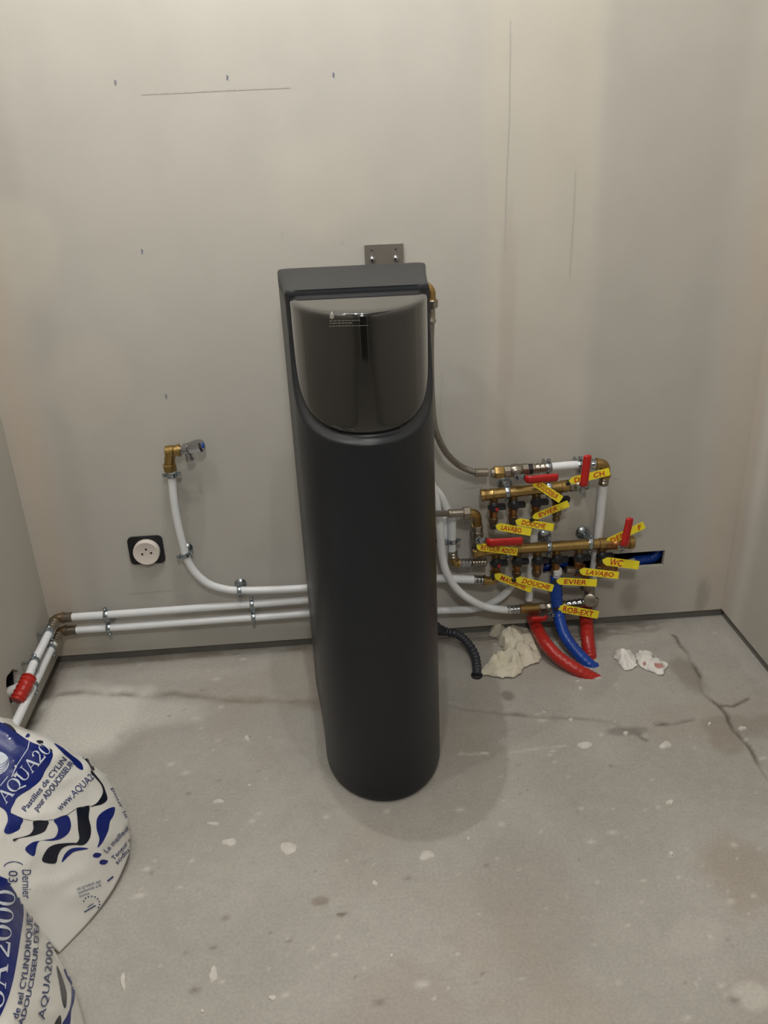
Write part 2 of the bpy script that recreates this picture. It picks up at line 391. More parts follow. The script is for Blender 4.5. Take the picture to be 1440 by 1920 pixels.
stain_shade_blot((1160, 1195), .2, .05, (172, 167, 158), .5); stain_shade_blot((1160, 1165), .12, .02, (120, 112, 102), .4); stain_shade_blot((770, 1865), .12, .08, (160, 150, 140), .35, 1.1)
stain_shade_blot((600, 1690), .02, .012, (120, 108, 94), .6); stain_shade_blot((1000, 1700), .12, .2, (150, 143, 134), .35); stain_shade_blot((640, 1715), .012, .006, (100, 86, 72), .8)  # the wide middle patch paints the cabinet's faint cast shadow
def seam(pp, wd, c, a, depth):
    global col, hgt
    d = polydist(wx, wy, gpts(pp)); brk = 0.25+3.0*(fbm(X+7, Y+pp[0][0], 141, 16.0)-0.38)
    k = a*np.clip(brk, 0.12, 1)*np.exp(-(d/wd)**2); col = hexmix(col, lincol(c), np.clip(k, 0, 1)); hgt = hgt-depth*np.exp(-(d/wd)**2)
seam([(1262, 1190), (1290, 1222), (1312, 1268), (1322, 1300), (1342, 1318), (1362, 1335), (1376, 1366), (1395, 1385), (1412, 1412), (1445, 1460)], .0045, (78, 70, 60), .85, .005)
seam([(1350, 1322), (1375, 1322), (1402, 1308)], .004, (78, 70, 60), .8, .004)
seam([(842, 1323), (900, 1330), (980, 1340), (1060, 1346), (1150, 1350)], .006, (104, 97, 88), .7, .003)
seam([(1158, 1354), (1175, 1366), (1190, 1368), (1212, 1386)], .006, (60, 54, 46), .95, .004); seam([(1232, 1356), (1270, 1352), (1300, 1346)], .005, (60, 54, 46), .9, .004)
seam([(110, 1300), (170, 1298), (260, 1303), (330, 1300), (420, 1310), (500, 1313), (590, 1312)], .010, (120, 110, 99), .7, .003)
seam([(430, 1308), (500, 1317), (600, 1322)], .018, (134, 123, 111), .5, .001)
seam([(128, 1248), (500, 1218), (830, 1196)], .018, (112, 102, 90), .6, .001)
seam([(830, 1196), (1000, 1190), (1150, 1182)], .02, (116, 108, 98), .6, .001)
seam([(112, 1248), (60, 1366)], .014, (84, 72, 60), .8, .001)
seam([(860, 1415), (915, 1410)], .003, (196, 192, 186), .7, 0); seam([(960, 1410), (1060, 1398)], .003, (190, 186, 180), .6, 0)
# scattered droplets of plaster, thickest near the wall
for _ in range(300):
    px = rng.uniform(250, 1440); py = 1920-740*rng.random()**0.8
    if 560 < px < 860 and py < 1520: continue
    q = gnd(px, py); rr = 0.0012+0.0034*rng.random()**4
    i0 = int((q.x-L)/0.005)+1; j0 = int(np.searchsorted(ys, q.y)); sl = (slice(max(j0-3, 0), j0+4), slice(max(i0-3, 0), i0+4))
    dd = np.hypot((X[sl]-q.x)/rng.uniform(.7, 2.2), Y[sl]-q.y); k = 0.55*np.exp(-(dd/(rr*1.3))**2)
    dark = rng.random() < 0.3
    col[sl] = hexmix(col[sl], lincol((92, 84, 76) if dark else (214, 210, 202)), k)
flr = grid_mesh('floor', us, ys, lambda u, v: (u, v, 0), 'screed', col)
co = np.zeros(len(us)*len(ys)*3, dtype=np.float32); flr.data.vertices.foreach_get('co', co); co = co.reshape(-1, 3)
co[:, 2] = np.clip(hgt.ravel(), -.006, 0.0015); flr.data.vertices.foreach_set('co', co.ravel()); flr.data.update(); struct(flr)
def splat(px, py, rx, ry, h=0.0016):
    b = MB(); n = 14; ph = random.random()*6; out, mid = [], []
    for k in range(n):
        a = 2*math.pi*k/n; rr = 1+0.16*math.sin(2*a+ph)+0.12*math.sin(3*a+2*ph)+random.uniform(-.1, .1)
        p = gnd(px+math.cos(a)*rx*rr, py+math.sin(a)*ry*rr); out.append((p.x, p.y, -0.002)); c = gnd(px, py)
        q = c.lerp(p, 0.75); mid.append((q.x, q.y, 0.0012+h))
    b.add(out+mid, [(k, (k+1) % n, n+(k+1) % n, n+k) for k in range(n)]+[tuple(range(n, 2*n))])
    b.build('plaster_splat', 'plaster', flr, ang=60)
for a in ((430, 1580, 14, 9), (540, 1590, 15, 15), (800, 1604, 17, 9), (400, 1827, 9, 17), (231, 1840, 6, 17), (511, 1872, 8, 7), (1248, 1396, 11, 7), (1097, 1397, 13, 7),
          (1256, 1505, 8, 6), (1258, 1601, 6, 4), (1070, 1351, 5, 3), (1088, 1291, 6, 3), (703, 1657, 6, 6), (734, 1793, 4, 4), (463, 1385, 6, 5), (410, 1503, 12, 4), (400, 1545, 11, 4),
          (1392, 1366, 8, 4), (1173, 1375, 6, 3), (878, 1574, 3, 4), (1119, 1271, 8, 4), (1083, 1278, 5, 2), (907, 1413, 9, 2), (1020, 1336, 4, 2), (468, 1474, 4, 3), (380, 1897, 4, 4), (1330, 1358, 4, 3)):
    splat(*a)

# ------------------------------------------------------------------ ceiling lamps and the added fill lamp
for i, (p, e_, rad) in enumerate(LAMPS):
    t = thing('ceiling_or_fill_spotlight', ['white ceiling spotlight straight above the cabinet', 'white ceiling spotlight just in front of the cabinet', 'white ceiling spotlight closest to the back wall', 'white ceiling spotlight above the salt sacks', 'white fill spotlight added out of view behind the camera'][i], 'lamp', (p[0], p[1], CEIL-0.1), 'ceiling spotlights')
    MB().lathe((p[0], p[1], CEIL), (0, 0, -1), [(0, .05), (.012, .05), (.016, .045)], 24).build('ceiling_plate', 'white', t)
    MB().lathe((p[0], p[1], CEIL-.016), (0, 0, -1), [(0, .02), (.03, .02), (.05, .042), (.075, .047), (.076, .044), (.052, .038), (.05, .01)], 24).build('lamp_shade', 'white', t)

# ------------------------------------------------------------------ the water softener
NX, NY, HT = 0.070, 1.330, 1.020
def hw(y):
    if y < 0.17: return 0.127*math.sqrt(max(0, 1-((0.17-y)/0.17)**2.15))
    return 0.127+0.022*((y-0.17)/0.245)**1.3
def lean(z): return -0.010*z/HT
def softP(x, y, z): return Vector((NX+x+lean(z), NY+y, z))
side = [(hw(y), y) for y in [0.17*(1-math.cos(math.pi/2*k/110)) for k in range(111)]+[0.17+0.245*k/30 for k in range(1, 29)]]
xb, yb = side[-1]
side += [(xb+0.001, yb+0.006), (xb-0.003, yb+0.013), (xb-0.012, 0.415)]
half = [Vector((x, y)) for x, y in side]
cont = [Vector((-p.x, p.y)) for p in half[:0:-1]]+half
arc = [0]
for a, b in zip(cont[:-1], cont[1:]): arc.append(arc[-1]+(b-a).length)
mid = arc[len(half)-1]; arc = [a-mid for a in arc]
nrm2 = []
for i in range(len(cont)):
    t = cont[min(i+1, len(cont)-1)]-cont[max(i-1, 0)]; nrm2.append(Vector((t.y, -t.x)).normalized())
S = next(a for a, p in zip(arc, cont) if a > 0 and p.y > 0.163); ZT, HH, PW = 1.016, 0.212, 2.7
def sd(s, z, grow=0.0):
    g = ((abs(s)/(S+grow))**PW+(max(0, ZT-z)/(HH+grow))**PW)**(1/PW)-1
    return g*0.2
def step(a, b, x):
    t = min(1, max(0, (x-a)/(b-a))); return t*t*(3-2*t)
sf = thing('water_softener', 'tall charcoal water softener cabinet with rounded front and smoked window', 'water softener', (NX, NY+0.2, 0))
hb = MB(); zl = [0, .002, .006, .012]+[.03*k for k in range(1, 26)]+[0.76+.0030*k for k in range(1, 86)]
zl = [z for z in zl if z < 1.010]+[1.012]
V, F = [], []
for z in zl:
    for i, p in enumerate(cont):
        ins = 0.015*(1-step(-0.002, 0.011, sd(arc[i], z)))+ (0.004 if sd(arc[i], z) < -0.004 else 0)
        ins += 0.005*(1-min(1, z/0.012))**2
        q = p-nrm2[i]*ins; V.append(softP(q.x, q.y, z))
nc = len(cont)
for j in range(len(zl)-1):
    for i in range(nc-1): a = j*nc+i; F.append((a, a+1, a+1+nc, a+nc))
    a = j*nc+nc-1; b = j*nc; F.append((a, b, b+nc, a+nc))
F.append(tuple(range(nc-1, -1, -1)))
hb.add(V, F); hb.build('housing', 'hull', sf, ang=60)
# lid plate behind the window
FL = 0.172
rim = [p for p in cont if p.y >= FL]
lft = [p for p in rim if p.x < 0]; rgt = [p for p in rim if p.x > 0]
out = [Vector((-hw(FL), FL))]*0+[p for p in rgt]+[Vector((-p.x, p.y)) for p in rgt[::-1]]
fl = [Vector((rgt[0].x*(-1+2*k/24), FL)) for k in range(1, 24)]
out = out+fl
cx = Vector((0, 0.30)); tb = MB(); V = []; n = len(out)
for (z, ins) in ((0.990, 0.0), (1.012, 0.0), (1.0175, 0.001), (1.0200, 0.003), (1.0212, 0.007), (1.0215, 0.02)):
    for p in out:
        dx = math.copysign(min(ins, abs(p.x)), p.x) if abs(p.x) > 0.06 or p.y > 0.35 or True else 0
        dx = ins*p.x/0.135; dy = min(ins, .0015) if p.y < FL+0.001 else (-ins if p.y > 0.405 else ins*(0.29-p.y)/0.13*0.5)
        V.append(softP(p.x-dx, p.y+dy, z))
F = [(j*n+i, j*n+(i+1) % n, (j+1)*n+(i+1) % n, (j+1)*n+i) for j in range(5) for i in range(n)]+[tuple(5*n+i for i in range(n))]
tb.add(V, F); tb.build('lid', 'hull', sf, ang=70)
# smoked window: curved front, rolled rim and flat top
wbm = MB(); V, F = [], []; idx = [i for i, a in enumerate(arc) if abs(a) < S-0.006]; nj = 34
def zb(s): return ZT-0.004-(HH-0.008)*(max(0, 1-(abs(s)/(S-0.004))**PW))**(1/PW)
rows = []
for j in range(nj+1):
    row = []
    for i in idx:
        z0 = zb(arc[i]); z = z0+(ZT-0.012-z0)*(j/nj)
        d_ = 0.0075+0.005*math.exp(-max(0, z-z0)/0.004)+0.003*math.exp(-max(0, (S-0.006-abs(arc[i])))/0.006)
        q = cont[i]-nrm2[i]*d_; row.append((q, z))
    rows.append(row)
for dz_, di in ((0.003, 0.0006), (0.0055, 0.002), (0.0075, 0.005), (0.0083, 0.010)):
    rows.append([(cont[i]-nrm2[i]*(0.0075+di), ZT-0.012+dz_) for i in idx])
last = rows[-1]
for k in range(1, 7): rows.append([(Vector((q.x, q.y+(max(q.y, 0.170)-q.y)*k/6)), z) for q, z in last])
for row in rows: V += [softP(q.x, q.y, z) for q, z in row]
nn = len(idx)
for j in range(len(rows)-1):
    for i in range(nn-1): a = j*nn+i; F.append((a, a+1, a+1+nn, a+nn))
wbm.add(V, F); win = wbm.build('viewing_window', 'glass', sf, ang=50, normals=False)
bvw = BVHTree.FromPolygons(V, F)
def decal(bvh, polys, name, mt, parent, eps=0.0006, sub=0.0):
    """flat print laid on a surface: outlines in photo coordinates are cast onto it"""
    bm = bmesh.new()
    for v, f in polys:
        vv = [bm.verts.new((x, y, 0)) for x, y in v]
        for q in f:
            try: bm.faces.new([vv[i] for i in q])
            except ValueError: pass
    bm.normal_update()
    bmesh.ops.triangulate(bm, faces=bm.faces)
    if sub:
        for _ in range(6):
            es = [e for e in bm.edges if e.calc_length() > sub]
            if not es: break
            bmesh.ops.subdivide_edges(bm, edges=es, cuts=1); bmesh.ops.triangulate(bm, faces=[f for f in bm.faces if len(f.verts) > 3])
    ok = {}; V = []
    for v in bm.verts:
        d = ray(v.co.x, v.co.y).normalized(); hit, nr, _, _ = bvh.ray_cast(CAM, d)
        if hit is None: continue
        if nr.dot(d) > 0: nr = -nr
        ok[v] = len(V); V.append(hit+nr*eps)
    F = [tuple(ok[v] for v in f.verts) for f in bm.faces if all(v in ok for v in f.verts)]
    F = [f for f in F if max((V[f[0]]-V[f[1]]).length, (V[f[1]]-V[f[2]]).length) < 0.09]
    bm.free()
    if not F: return None
    b = MB(); b.add(V, F); return b.build(name, mt, parent, normals=False)
def decals(bvh, polys, name, mt, parent, eps=0.0006, sub=0.0):
    for p in polys: decal(bvh, [p], name, mt, parent, eps, sub)
def outline(pts, sm=False):
    if sm:
        P = [Vector((x, y, 0)) for x, y in pts]; n = len(P); out = []
        for i in range(n):
            p0, p1, p2, p3 = P[i-1], P[i], P[(i+1) % n], P[(i+2) % n]
            for k in range(4):
                t = k/4; q = 0.5*((2*p1)+(p2-p0)*t+(2*p0-5*p1+4*p2-p3)*t*t+(3*p1-p0-3*p2+p3)*t**3); out.append((q.x, q.y))
        pts = out
    return (pts, [tuple(range(len(pts)))])
def line_poly(p, q, wd):
    d = Vector((q[0]-p[0], q[1]-p[1])).normalized(); n = Vector((-d.y, d.x))*wd/2
    return ([(p[0]-n.x, p[1]-n.y), (q[0]-n.x, q[1]-n.y), (q[0]+n.x, q[1]+n.y), (p[0]+n.x, p[1]+n.y)], [(0, 1, 2, 3)])
drop = [(622.5, 584), (624.5, 588.5), (626.5, 592), (627, 595), (625, 597.5), (622, 598), (619, 597), (618, 594), (619, 590.5), (621, 587)]
decal(bvw, [outline(drop)], 'drop_emblem', 'print', win)
tl = []
for y, x0_, x1_ in ((601.5, 618, 676), (606, 618, 658), (611.5, 618, 688)):
    x = x0_
    while x < x1_:
        l = random.uniform(3, 7); tl.append(line_poly((x, y-(x-618)*.02), (x+l, y-(x+l-618)*.02), 1.4)); x += l+1.6
decal(bvw, tl, 'small_print', 'print', win)

# wall bracket behind it
a = wall(683, 460, .004); b = wall(756, 457, .004); x0_, x1_, zt_, zb_ = a.x, b.x, a.z, a.z-0.11
br = thing('wall_bracket', 'small slotted steel bracket plate screwed to the wall above the cabinet', 'bracket', ((x0_+x1_)/2, D-.004, zb_))
bm_ = MB(); sx = [x0_+(x1_-x0_)*k for k in (0, .165, .215, .775, .825, 1)]; sz = [zb_, zt_-.030, zt_-.010, zt_]
yf, ybk = D-.006, D-.0005
for i in range(5):
    for j in range(3):
        if i in (1, 3) and j == 1: continue
        bm_.box(((sx[i]+sx[i+1])/2, (yf+ybk)/2, (sz[j]+sz[j+1])/2), ((sx[i+1]-sx[i])/2, 0, 0), (0, (ybk-yf)/2, 0), (0, 0, (sz[j+1]-sz[j])/2))
bm_.build('plate', 'steel', br)
for i in (1, 3):
    MB().lathe(((sx[i]+sx[i+1])/2, D-.006, zt_-.030), (0, -1, 0), [(0, .006), (.002, .006), (.004, .004), (.005, .001)], 14).build('screw', 'chrome', br)

# ------------------------------------------------------------------ plumbing helpers
UPV = Vector((0, 0, 1)); OUT = Vector((0, -1, 0))
def rib(b, p, q, r, k=4, n=16):                 # crimped sleeve
    p, q = Vector(p), Vector(q); ln = (q-p).length; pr = [(0, r*.86), (0.001, r)]
    for i in range(k):
        t0 = ln*(i+.1)/k; t1 = ln*(i+.55)/k; t2 = ln*(i+.8)/k
        pr += [(t0, r), (t1, r), ((t1+t2)/2, r*.84), (t2, r*.84)]
    pr += [(ln-.001, r), (ln, r*.86)]
    b.lathe(p, q-p, pr, n)
def nut(b, p, q, r, n=6):
    p, q = Vector(p), Vector(q); ln = (q-p).length
    b.lathe(p, q-p, [(0, r*.88), (ln*.12, r), (ln*.88, r), (ln, r*.88)], n, ph=0.3)
def cyl(b, p, q, r, n=18, c=0.0015):
    p, q = Vector(p), Vector(q); ln = (q-p).length
    b.lathe(p, q-p, [(0, r-c), (min(c, ln*.3), r), (ln-min(c, ln*.3), r), (ln, r-c)], n)
def pipe(name, pts, label, r=0.0100, mt='pipe', cat='pipe', n=16, group=None, parent=None):
    o = MB().tube(smooth(pts), r, n).build(name, mt, parent)
    if parent is None: tag(o, label, cat, group)
    return o
def clip(c, tdir, wdir, label, rp=0.0102, rosette=True, off=None, ear=None):
    """collar round a pipe with two screwed ears, a stud and a round wall plate"""
    c = Vector(c); t = Vector(tdir).normalized(); wd = Vector(wdir).normalized()
    e = t.cross(wd).normalized()
    if ear is not None: e = (e*math.cos(ear)+wd*math.sin(ear)).normalized()
    dist = (D-c.y) if abs(wd.y) > .5 else (c.x-L)
    base = c+wd*dist
    o = thing('pipe_clip', label, 'pipe clip', base, 'zinc pipe clips')
    b = MB(); w_ = .0055
    b.lathe(c-t*w_, t, [(0, rp+.0004), (.0004, rp+.0026), (.003, rp+.0034), (2*w_-.003, rp+.0034), (2*w_-.0004, rp+.0026), (2*w_, rp+.0004)], 20)
    b.build('collar', 'zinc', o)
    for s in (-1, 1):
        b = MB(); p = c+e*s*(rp+.0065)
        b.box(p, e*.0055, t*.0045, wd*.0028); b.build('ear', 'zinc', o, bevel=.001)
        MB().lathe(p-wd*.0025+e*s*.001, -wd, [(0, .0042), (.002, .0042), (.0045, .003), (.005, .001)], 10).build('screw', 'zinc', o)
    b = MB(); b.lathe(c+wd*(rp+.002), wd, [(0, .004), (max(.002, dist-rp-.004), .004)], 10); b.build('stud', 'zinc', o)
    if rosette:
        MB().lathe(base-wd*.0003, -wd, [(0, .0155), (.002, .0155), (.0055, .012), (.008, .0065), (.011, .005)], 22).build('wall_plate', 'zinc', o)
    return o
def elbow(b, p, q, s, r):                        # swept bend through q with collars at both ends
    p, q, s = Vector(p), Vector(q), Vector(s)
    b.tube(smooth([p, p.lerp(q, .55), q.lerp((p+s)/2, .28), s.lerp(q, .55), s], 6), r, 16)
    for a in (p, s):
        d = (a-q).normalized(); b.lathe(a-d*.006, d, [(0, r), (.001, r*1.2), (.006, r*1.2), (.007, r)], 16)

# ------------------------------------------------------------------ left side: tap, its pipe and clips
ov = .035
e1 = wall(318, 846, ov); e0 = wall(319, 880, ov); e2 = wall(338, 844, ov)
tp = thing('stop_tap', 'chrome stop tap with faceted handle and brass elbow above the wall socket', 'tap', e0)
b = MB(); elbow(b, e0+Vector((0, 0, .004)), e1, e2, .0125)
nut(b, e0-UPV*.004, e0+UPV*.014, .0165); b.lathe(e1-Vector((.012, 0, 0)), (1, 0, 0), [(0, .006), (.003, .013), (.02, .0145), (.024, .012)], 16)
b.build('brass_elbow', 'brass', tp)
ax = (wall(377, 836, ov+.012)-e2).normalized()
b = MB(); cyl(b, e2-ax*.002, e2+ax*.012, .0105); cyl(b, e2+ax*.010, e2+ax*.024, .0135); b.build('tap_body', 'chrome', tp)
b = MB(); b.lathe(e2+ax*.022, ax, [(0, .010), (.003, .014), (.02, .0165), (.033, .0165), (.037, .013)], 8); hd = b.build('tap_handle', 'chrome', tp, ang=20)
MB().lathe(e2+ax*.0585, ax, [(0, .0065), (.002, .0065), (.003, .004)], 14).build('blue_cap', 'bluesleeve', hd, label='blue cap')
dn = Vector((.25, -.25, -1)).normalized(); b = MB(); cyl(b, e2+ax*.017, e2+ax*.017+dn*.026, .0085); cyl(b, e2+ax*.017+dn*.022, e2+ax*.017+dn*.030, .0102); b.build('tap_outlet', 'chrome', tp)
pA = [wall(x, y, ov) for x, y in ((321, 880), (323, 905), (327, 945), (333, 980), (341, 1015), (350, 1046), (365, 1072), (390, 1094), (420, 1104), (450, 1107), (510, 1106), (590, 1102), (640, 1100))]
pipe('water_pipe', pA, 'white pipe curving down from the stop tap and behind the cabinet', .0098)
clip(wall(322, 890, ov), (0.05, 0, -1), (0, 1, 0), 'zinc pipe clip right under the brass tap elbow', rosette=False)
clip(wall(347, 1040, ov), (.35, 0, -1), (0, 1, 0), 'zinc pipe clip halfway down the curving tap pipe')
clip(wall(449, 1107, ov), (1, 0, 0), (0, 1, 0), 'zinc pipe clip where the tap pipe runs level')
hv = .030
pU = [wall(x, y, hv) for x, y in ((134, 1157), (250, 1149), (400, 1138), (500, 1131), (590, 1124), (650, 1120))]
pD = [wall(x, y, hv) for x, y in ((142, 1181), (250, 1174), (400, 1163), (500, 1156), (590, 1149), (650, 1145))]
pipe('water_pipe', pU, 'upper of the two level white pipes along the back wall', .0098)
pipe('water_pipe', pD, 'lower of the two level white pipes along the back wall', .0098)
for (xu, yu, xd, yd, who) in ((197, 1153, 206, 1177, 'left corner'), (470, 1133, 478, 1157, 'softener cabinet')):
    a, b_ = wall(xu, yu, hv), wall(xd, yd, hv); a.x = b_.x = (a.x+b_.x)/2; cc = (a+b_)/2
    o = thing('double_pipe_clip', 'double zinc clip joining the two level pipes near the '+who, 'pipe clip', (cc.x, D, cc.z), 'double pipe clips')
    for p in (a, b_):
        MB().lathe(p-Vector((.0055, 0, 0)), (1, 0, 0), [(0, .0106), (.0004, .0128), (.003, .0136), (.008, .0136), (.0106, .0128), (.011, .0106)], 20).build('collar', 'zinc', o)
    MB().box(cc+Vector((0, .006, 0)), (.005, 0, 0), (0, .0025, 0), (0, 0, .006)).build('link', 'zinc', o, bevel=.001)
    for s, p in ((1, a), (-1, b_)):
        MB().box(p+UPV*s*.0165, (.0045, 0, 0), (0, .003, 0), (0, 0, .0055)).build('ear', 'zinc', o, bevel=.001)
        MB().lathe(p+UPV*s*.0175+OUT*.003, OUT, [(0, .004), (.002, .004), (.004, .002)], 10).build('screw', 'zinc', o)
    MB().lathe(cc+Vector((0, .006, 0)), (0, 1, 0), [(0, .004), (D-cc.y-.006, .004)], 10).build('stud', 'zinc', o)
    MB().lathe((cc.x, D-.0003, cc.z), OUT, [(0, .0155), (.002, .0155), (.0055, .012), (.008, .0065)], 20).build('wall_plate', 'zinc', o)
# corner fittings and left-wall pipes
lo_ = .030
for (cx_, q0, q1, pw, ends, who) in (((99, 1158), (113, 1158), (134, 1157), pU[0], ((97, 1174), (90, 1188)), 'upper'), ((117, 1182), (126, 1182), (143, 1181), pD[0], ((109, 1194), (104, 1205)), 'lower')):
    zc = pw.z; cc = Vector((L+lo_, D-hv, zc))
    o = thing('corner_fitting', who+' ribbed nickel and brass elbow fitting in the left corner', 'pipe fitting', cc, 'corner elbow fittings')
    b = MB(); elbow(b, cc+Vector((.019, 0, 0)), cc, cc+Vector((0, -.019, 0)), .0120); b.build('elbow', 'dullbrass', o)
    b = MB(); rib(b, cc+Vector((.018, 0, 0)), Vector((pw.x+.002, cc.y, zc)), .0128); b.build('sleeve', 'nickel', o)
    b = MB(); rib(b, cc+Vector((0, -.018, 0)), cc+Vector((0, -.060, 0)), .0128); b.build('sleeve', 'nickel', o)
zu, zd = pU[0].z, pD[0].z
def lz(x, y, z):                                # point on the left run at a height
    t = ray(x, y); return Vector((L+lo_, (CAM+t*((L+lo_)/t.x)).y, z))
pipe('water_pipe', [(L+lo_, D-hv-.058, zu), (L+lo_, 1.80, zu), (L+lo_, 1.70, zu-.001), (L+lo_+.002, 1.653, zu-.003)], 'white pipe on the left wall running into the red sleeve', .0098)
pipe('water_pipe', [(L+lo_, D-hv-.058, zd), (L+lo_, 1.70, zd-.002), (L+lo_, 1.40, zd-.004), (L+lo_, 1.10, zd-.006)], 'lower white pipe on the left wall passing behind the salt sacks', .0098)
for yy, zz_, lab in ((1.825, zu, 'zinc clip on the upper left-wall pipe close to the corner'), (1.705, zu-.001, 'zinc clip on the upper left-wall pipe near the red sleeve'),
                     (1.815, zd-.001, 'zinc clip on the lower left-wall pipe close to the corner'), (1.665, zd-.002, 'zinc clip on the lower left-wall pipe near the red sleeve')):
    clip((L+lo_, yy, zz_), (0, 1, 0), (-1, 0, 0), lab, rosette=False)
# red sleeve stub in the hole
pts = smooth([(L+.034, 1.650, zu-.003), (L+.030, 1.634, zu-.010), (L+.023, 1.614, zu-.020), (L+.017, 1.598, zu-.029)], 6)
b = MB(); b.tube(pts, [.0165+.0014*math.sin(i*2.2) for i in range(len(pts))], 18)
tag(b.build('pipe_sleeve', 'redsleeve'), 'short red sleeve stub poking out of the hole in the left wall', 'pipe sleeve')
b = MB(); b.tube(smooth([(L+.006, 1.655, zu-.034), (L-.02, 1.63, zu-.03), (L-.06, 1.60, zu-.03)], 5), .012, 12)
tag(b.build('pipe_insulation', 'insul'), 'pale insulation wad inside the left wall hole', 'insulation')

# socket
sc = wall(275, 1030)
so = thing('wall_socket', 'black wall socket box with round white three-hole insert', 'socket', (sc.x, D, sc.z-.04))
def rrect(cx, cz, hx, hz, r, y, n=6):
    out = []
    for (sx_, sz_, a0) in ((1, 1, 0), (-1, 1, 90), (-1, -1, 180), (1, -1, 270)):
        for k in range(n+1):
            a = math.radians(a0+90*k/n); out.append(Vector((cx+sx_*(hx-r)+math.cos(a)*r, y, cz+sz_*(hz-r)+math.sin(a)*r)))
    return out
MB().prism(rrect(sc.x, sc.z, .043, .038, .012, D-.0002), (0, -.006, 0)).build('box_frame', 'black', so)
MB().lathe((sc.x+.002, D-.005, sc.z-.001), OUT, [(0, .0325), (.014, .0325), (.0165, .0315), (.0172, .030), (.0166, .0285), (.0164, .002)], 36).build('insert', 'socket', so)
for dx, dz_ in ((-.0085, -.001), (.0135, .001), (.0025, .0115)):
    MB().lathe((sc.x+.001+dx, D-.0209, sc.z-.001+dz_), OUT, [(0, .0028), (.0012, .0028)], 12).build('pin_hole', 'black', so)

# ------------------------------------------------------------------ right side: hoses
def braided(pts, name, label, ferr):
    o = thing(name, label, 'hose', pts[-1])
    MB().tube(smooth(pts, 10), .0078, 14).build('braid', 'braid', o)
    return o
hz = [atY(808, 602, 1.79), atY(807, 660, 1.80), atY(809, 740, 1.81), wall(815, 800, .11), wall(834, 845, .09), wall(860, 872, .06), wall(886, 884, .05), wall(897, 886, .05)]
h1 = braided(hz, 'flexible_hose', 'braided steel hose curving from the cabinet side to the upper red valve', None)
b = MB(); p0 = hz[0]; b.lathe(p0-UPV*.004, UPV, [(0, .0095), (.002, .0112), (.006, .0112), (.009, .0095), (.030, .0092), (.034, .0105)], 16); b.build('ferrule', 'nickel', h1)
b = MB(); nut(b, p0+UPV*.028, p0+UPV*.046, .0150); b.build('union_nut', 'nickel', h1)
b = MB(); elbow(b, p0+UPV*.042, p0+UPV*.072, p0+UPV*.072-Vector((.030, -.004, 0)), .0105); b.build('brass_elbow', 'brass', h1)
b = MB(); q = hz[-1]; d_ = (wall(930, 885, .05)-q).normalized(); cyl(b, q-d_*.008, q-d_*.002, .0112); cyl(b, q-d_*.003, q+d_*.024, .0098); b.build('ferrule', 'nickel', h1)
hz2 = [atY(800, 962, 1.78), wall(822, 963, .112), wall(842, 963, .080)]
h2 = braided(hz2, 'flexible_hose', 'short braided hose entering the lower red valve elbow from behind the cabinet', None)
q = hz2[-1]; d_ = Vector((1, 0, 0)); b = MB(); cyl(b, q-d_*.002, q+d_*.006, .0112); cyl(b, q+d_*.004, q+d_*.036, .0098); b.build('ferrule', 'nickel', h2)
b = MB(); nut(b, q+d_*.034, q+d_*.052, .0150); b.build('union_nut', 'nickel', h2)
ck = thing('corrugated_hose', 'dark corrugated drain hose lying on the floor by the crumpled paper', 'hose', gnd(895, 1262))
pts = smooth([wall(800, 1160, .12), gnd(830, 1182, .05), gnd(858, 1190, .04), gnd(876, 1205, .03), gnd(890, 1228, .022), gnd(894, 1250, .012), gnd(894, 1266, .003)], 14)
b = MB(); b.tube(pts, [.0108+.0016*math.sin(i*1.6) for i in range(len(pts))], 14); b.build('corrugated_tube', 'corr', ck, ang=80)
MB().lathe(pts[-1]-UPV*.004, UPV, [(0, .0145), (.006, .0145), (.008, .011)], 16).build('floor_collar', 'black', ck)

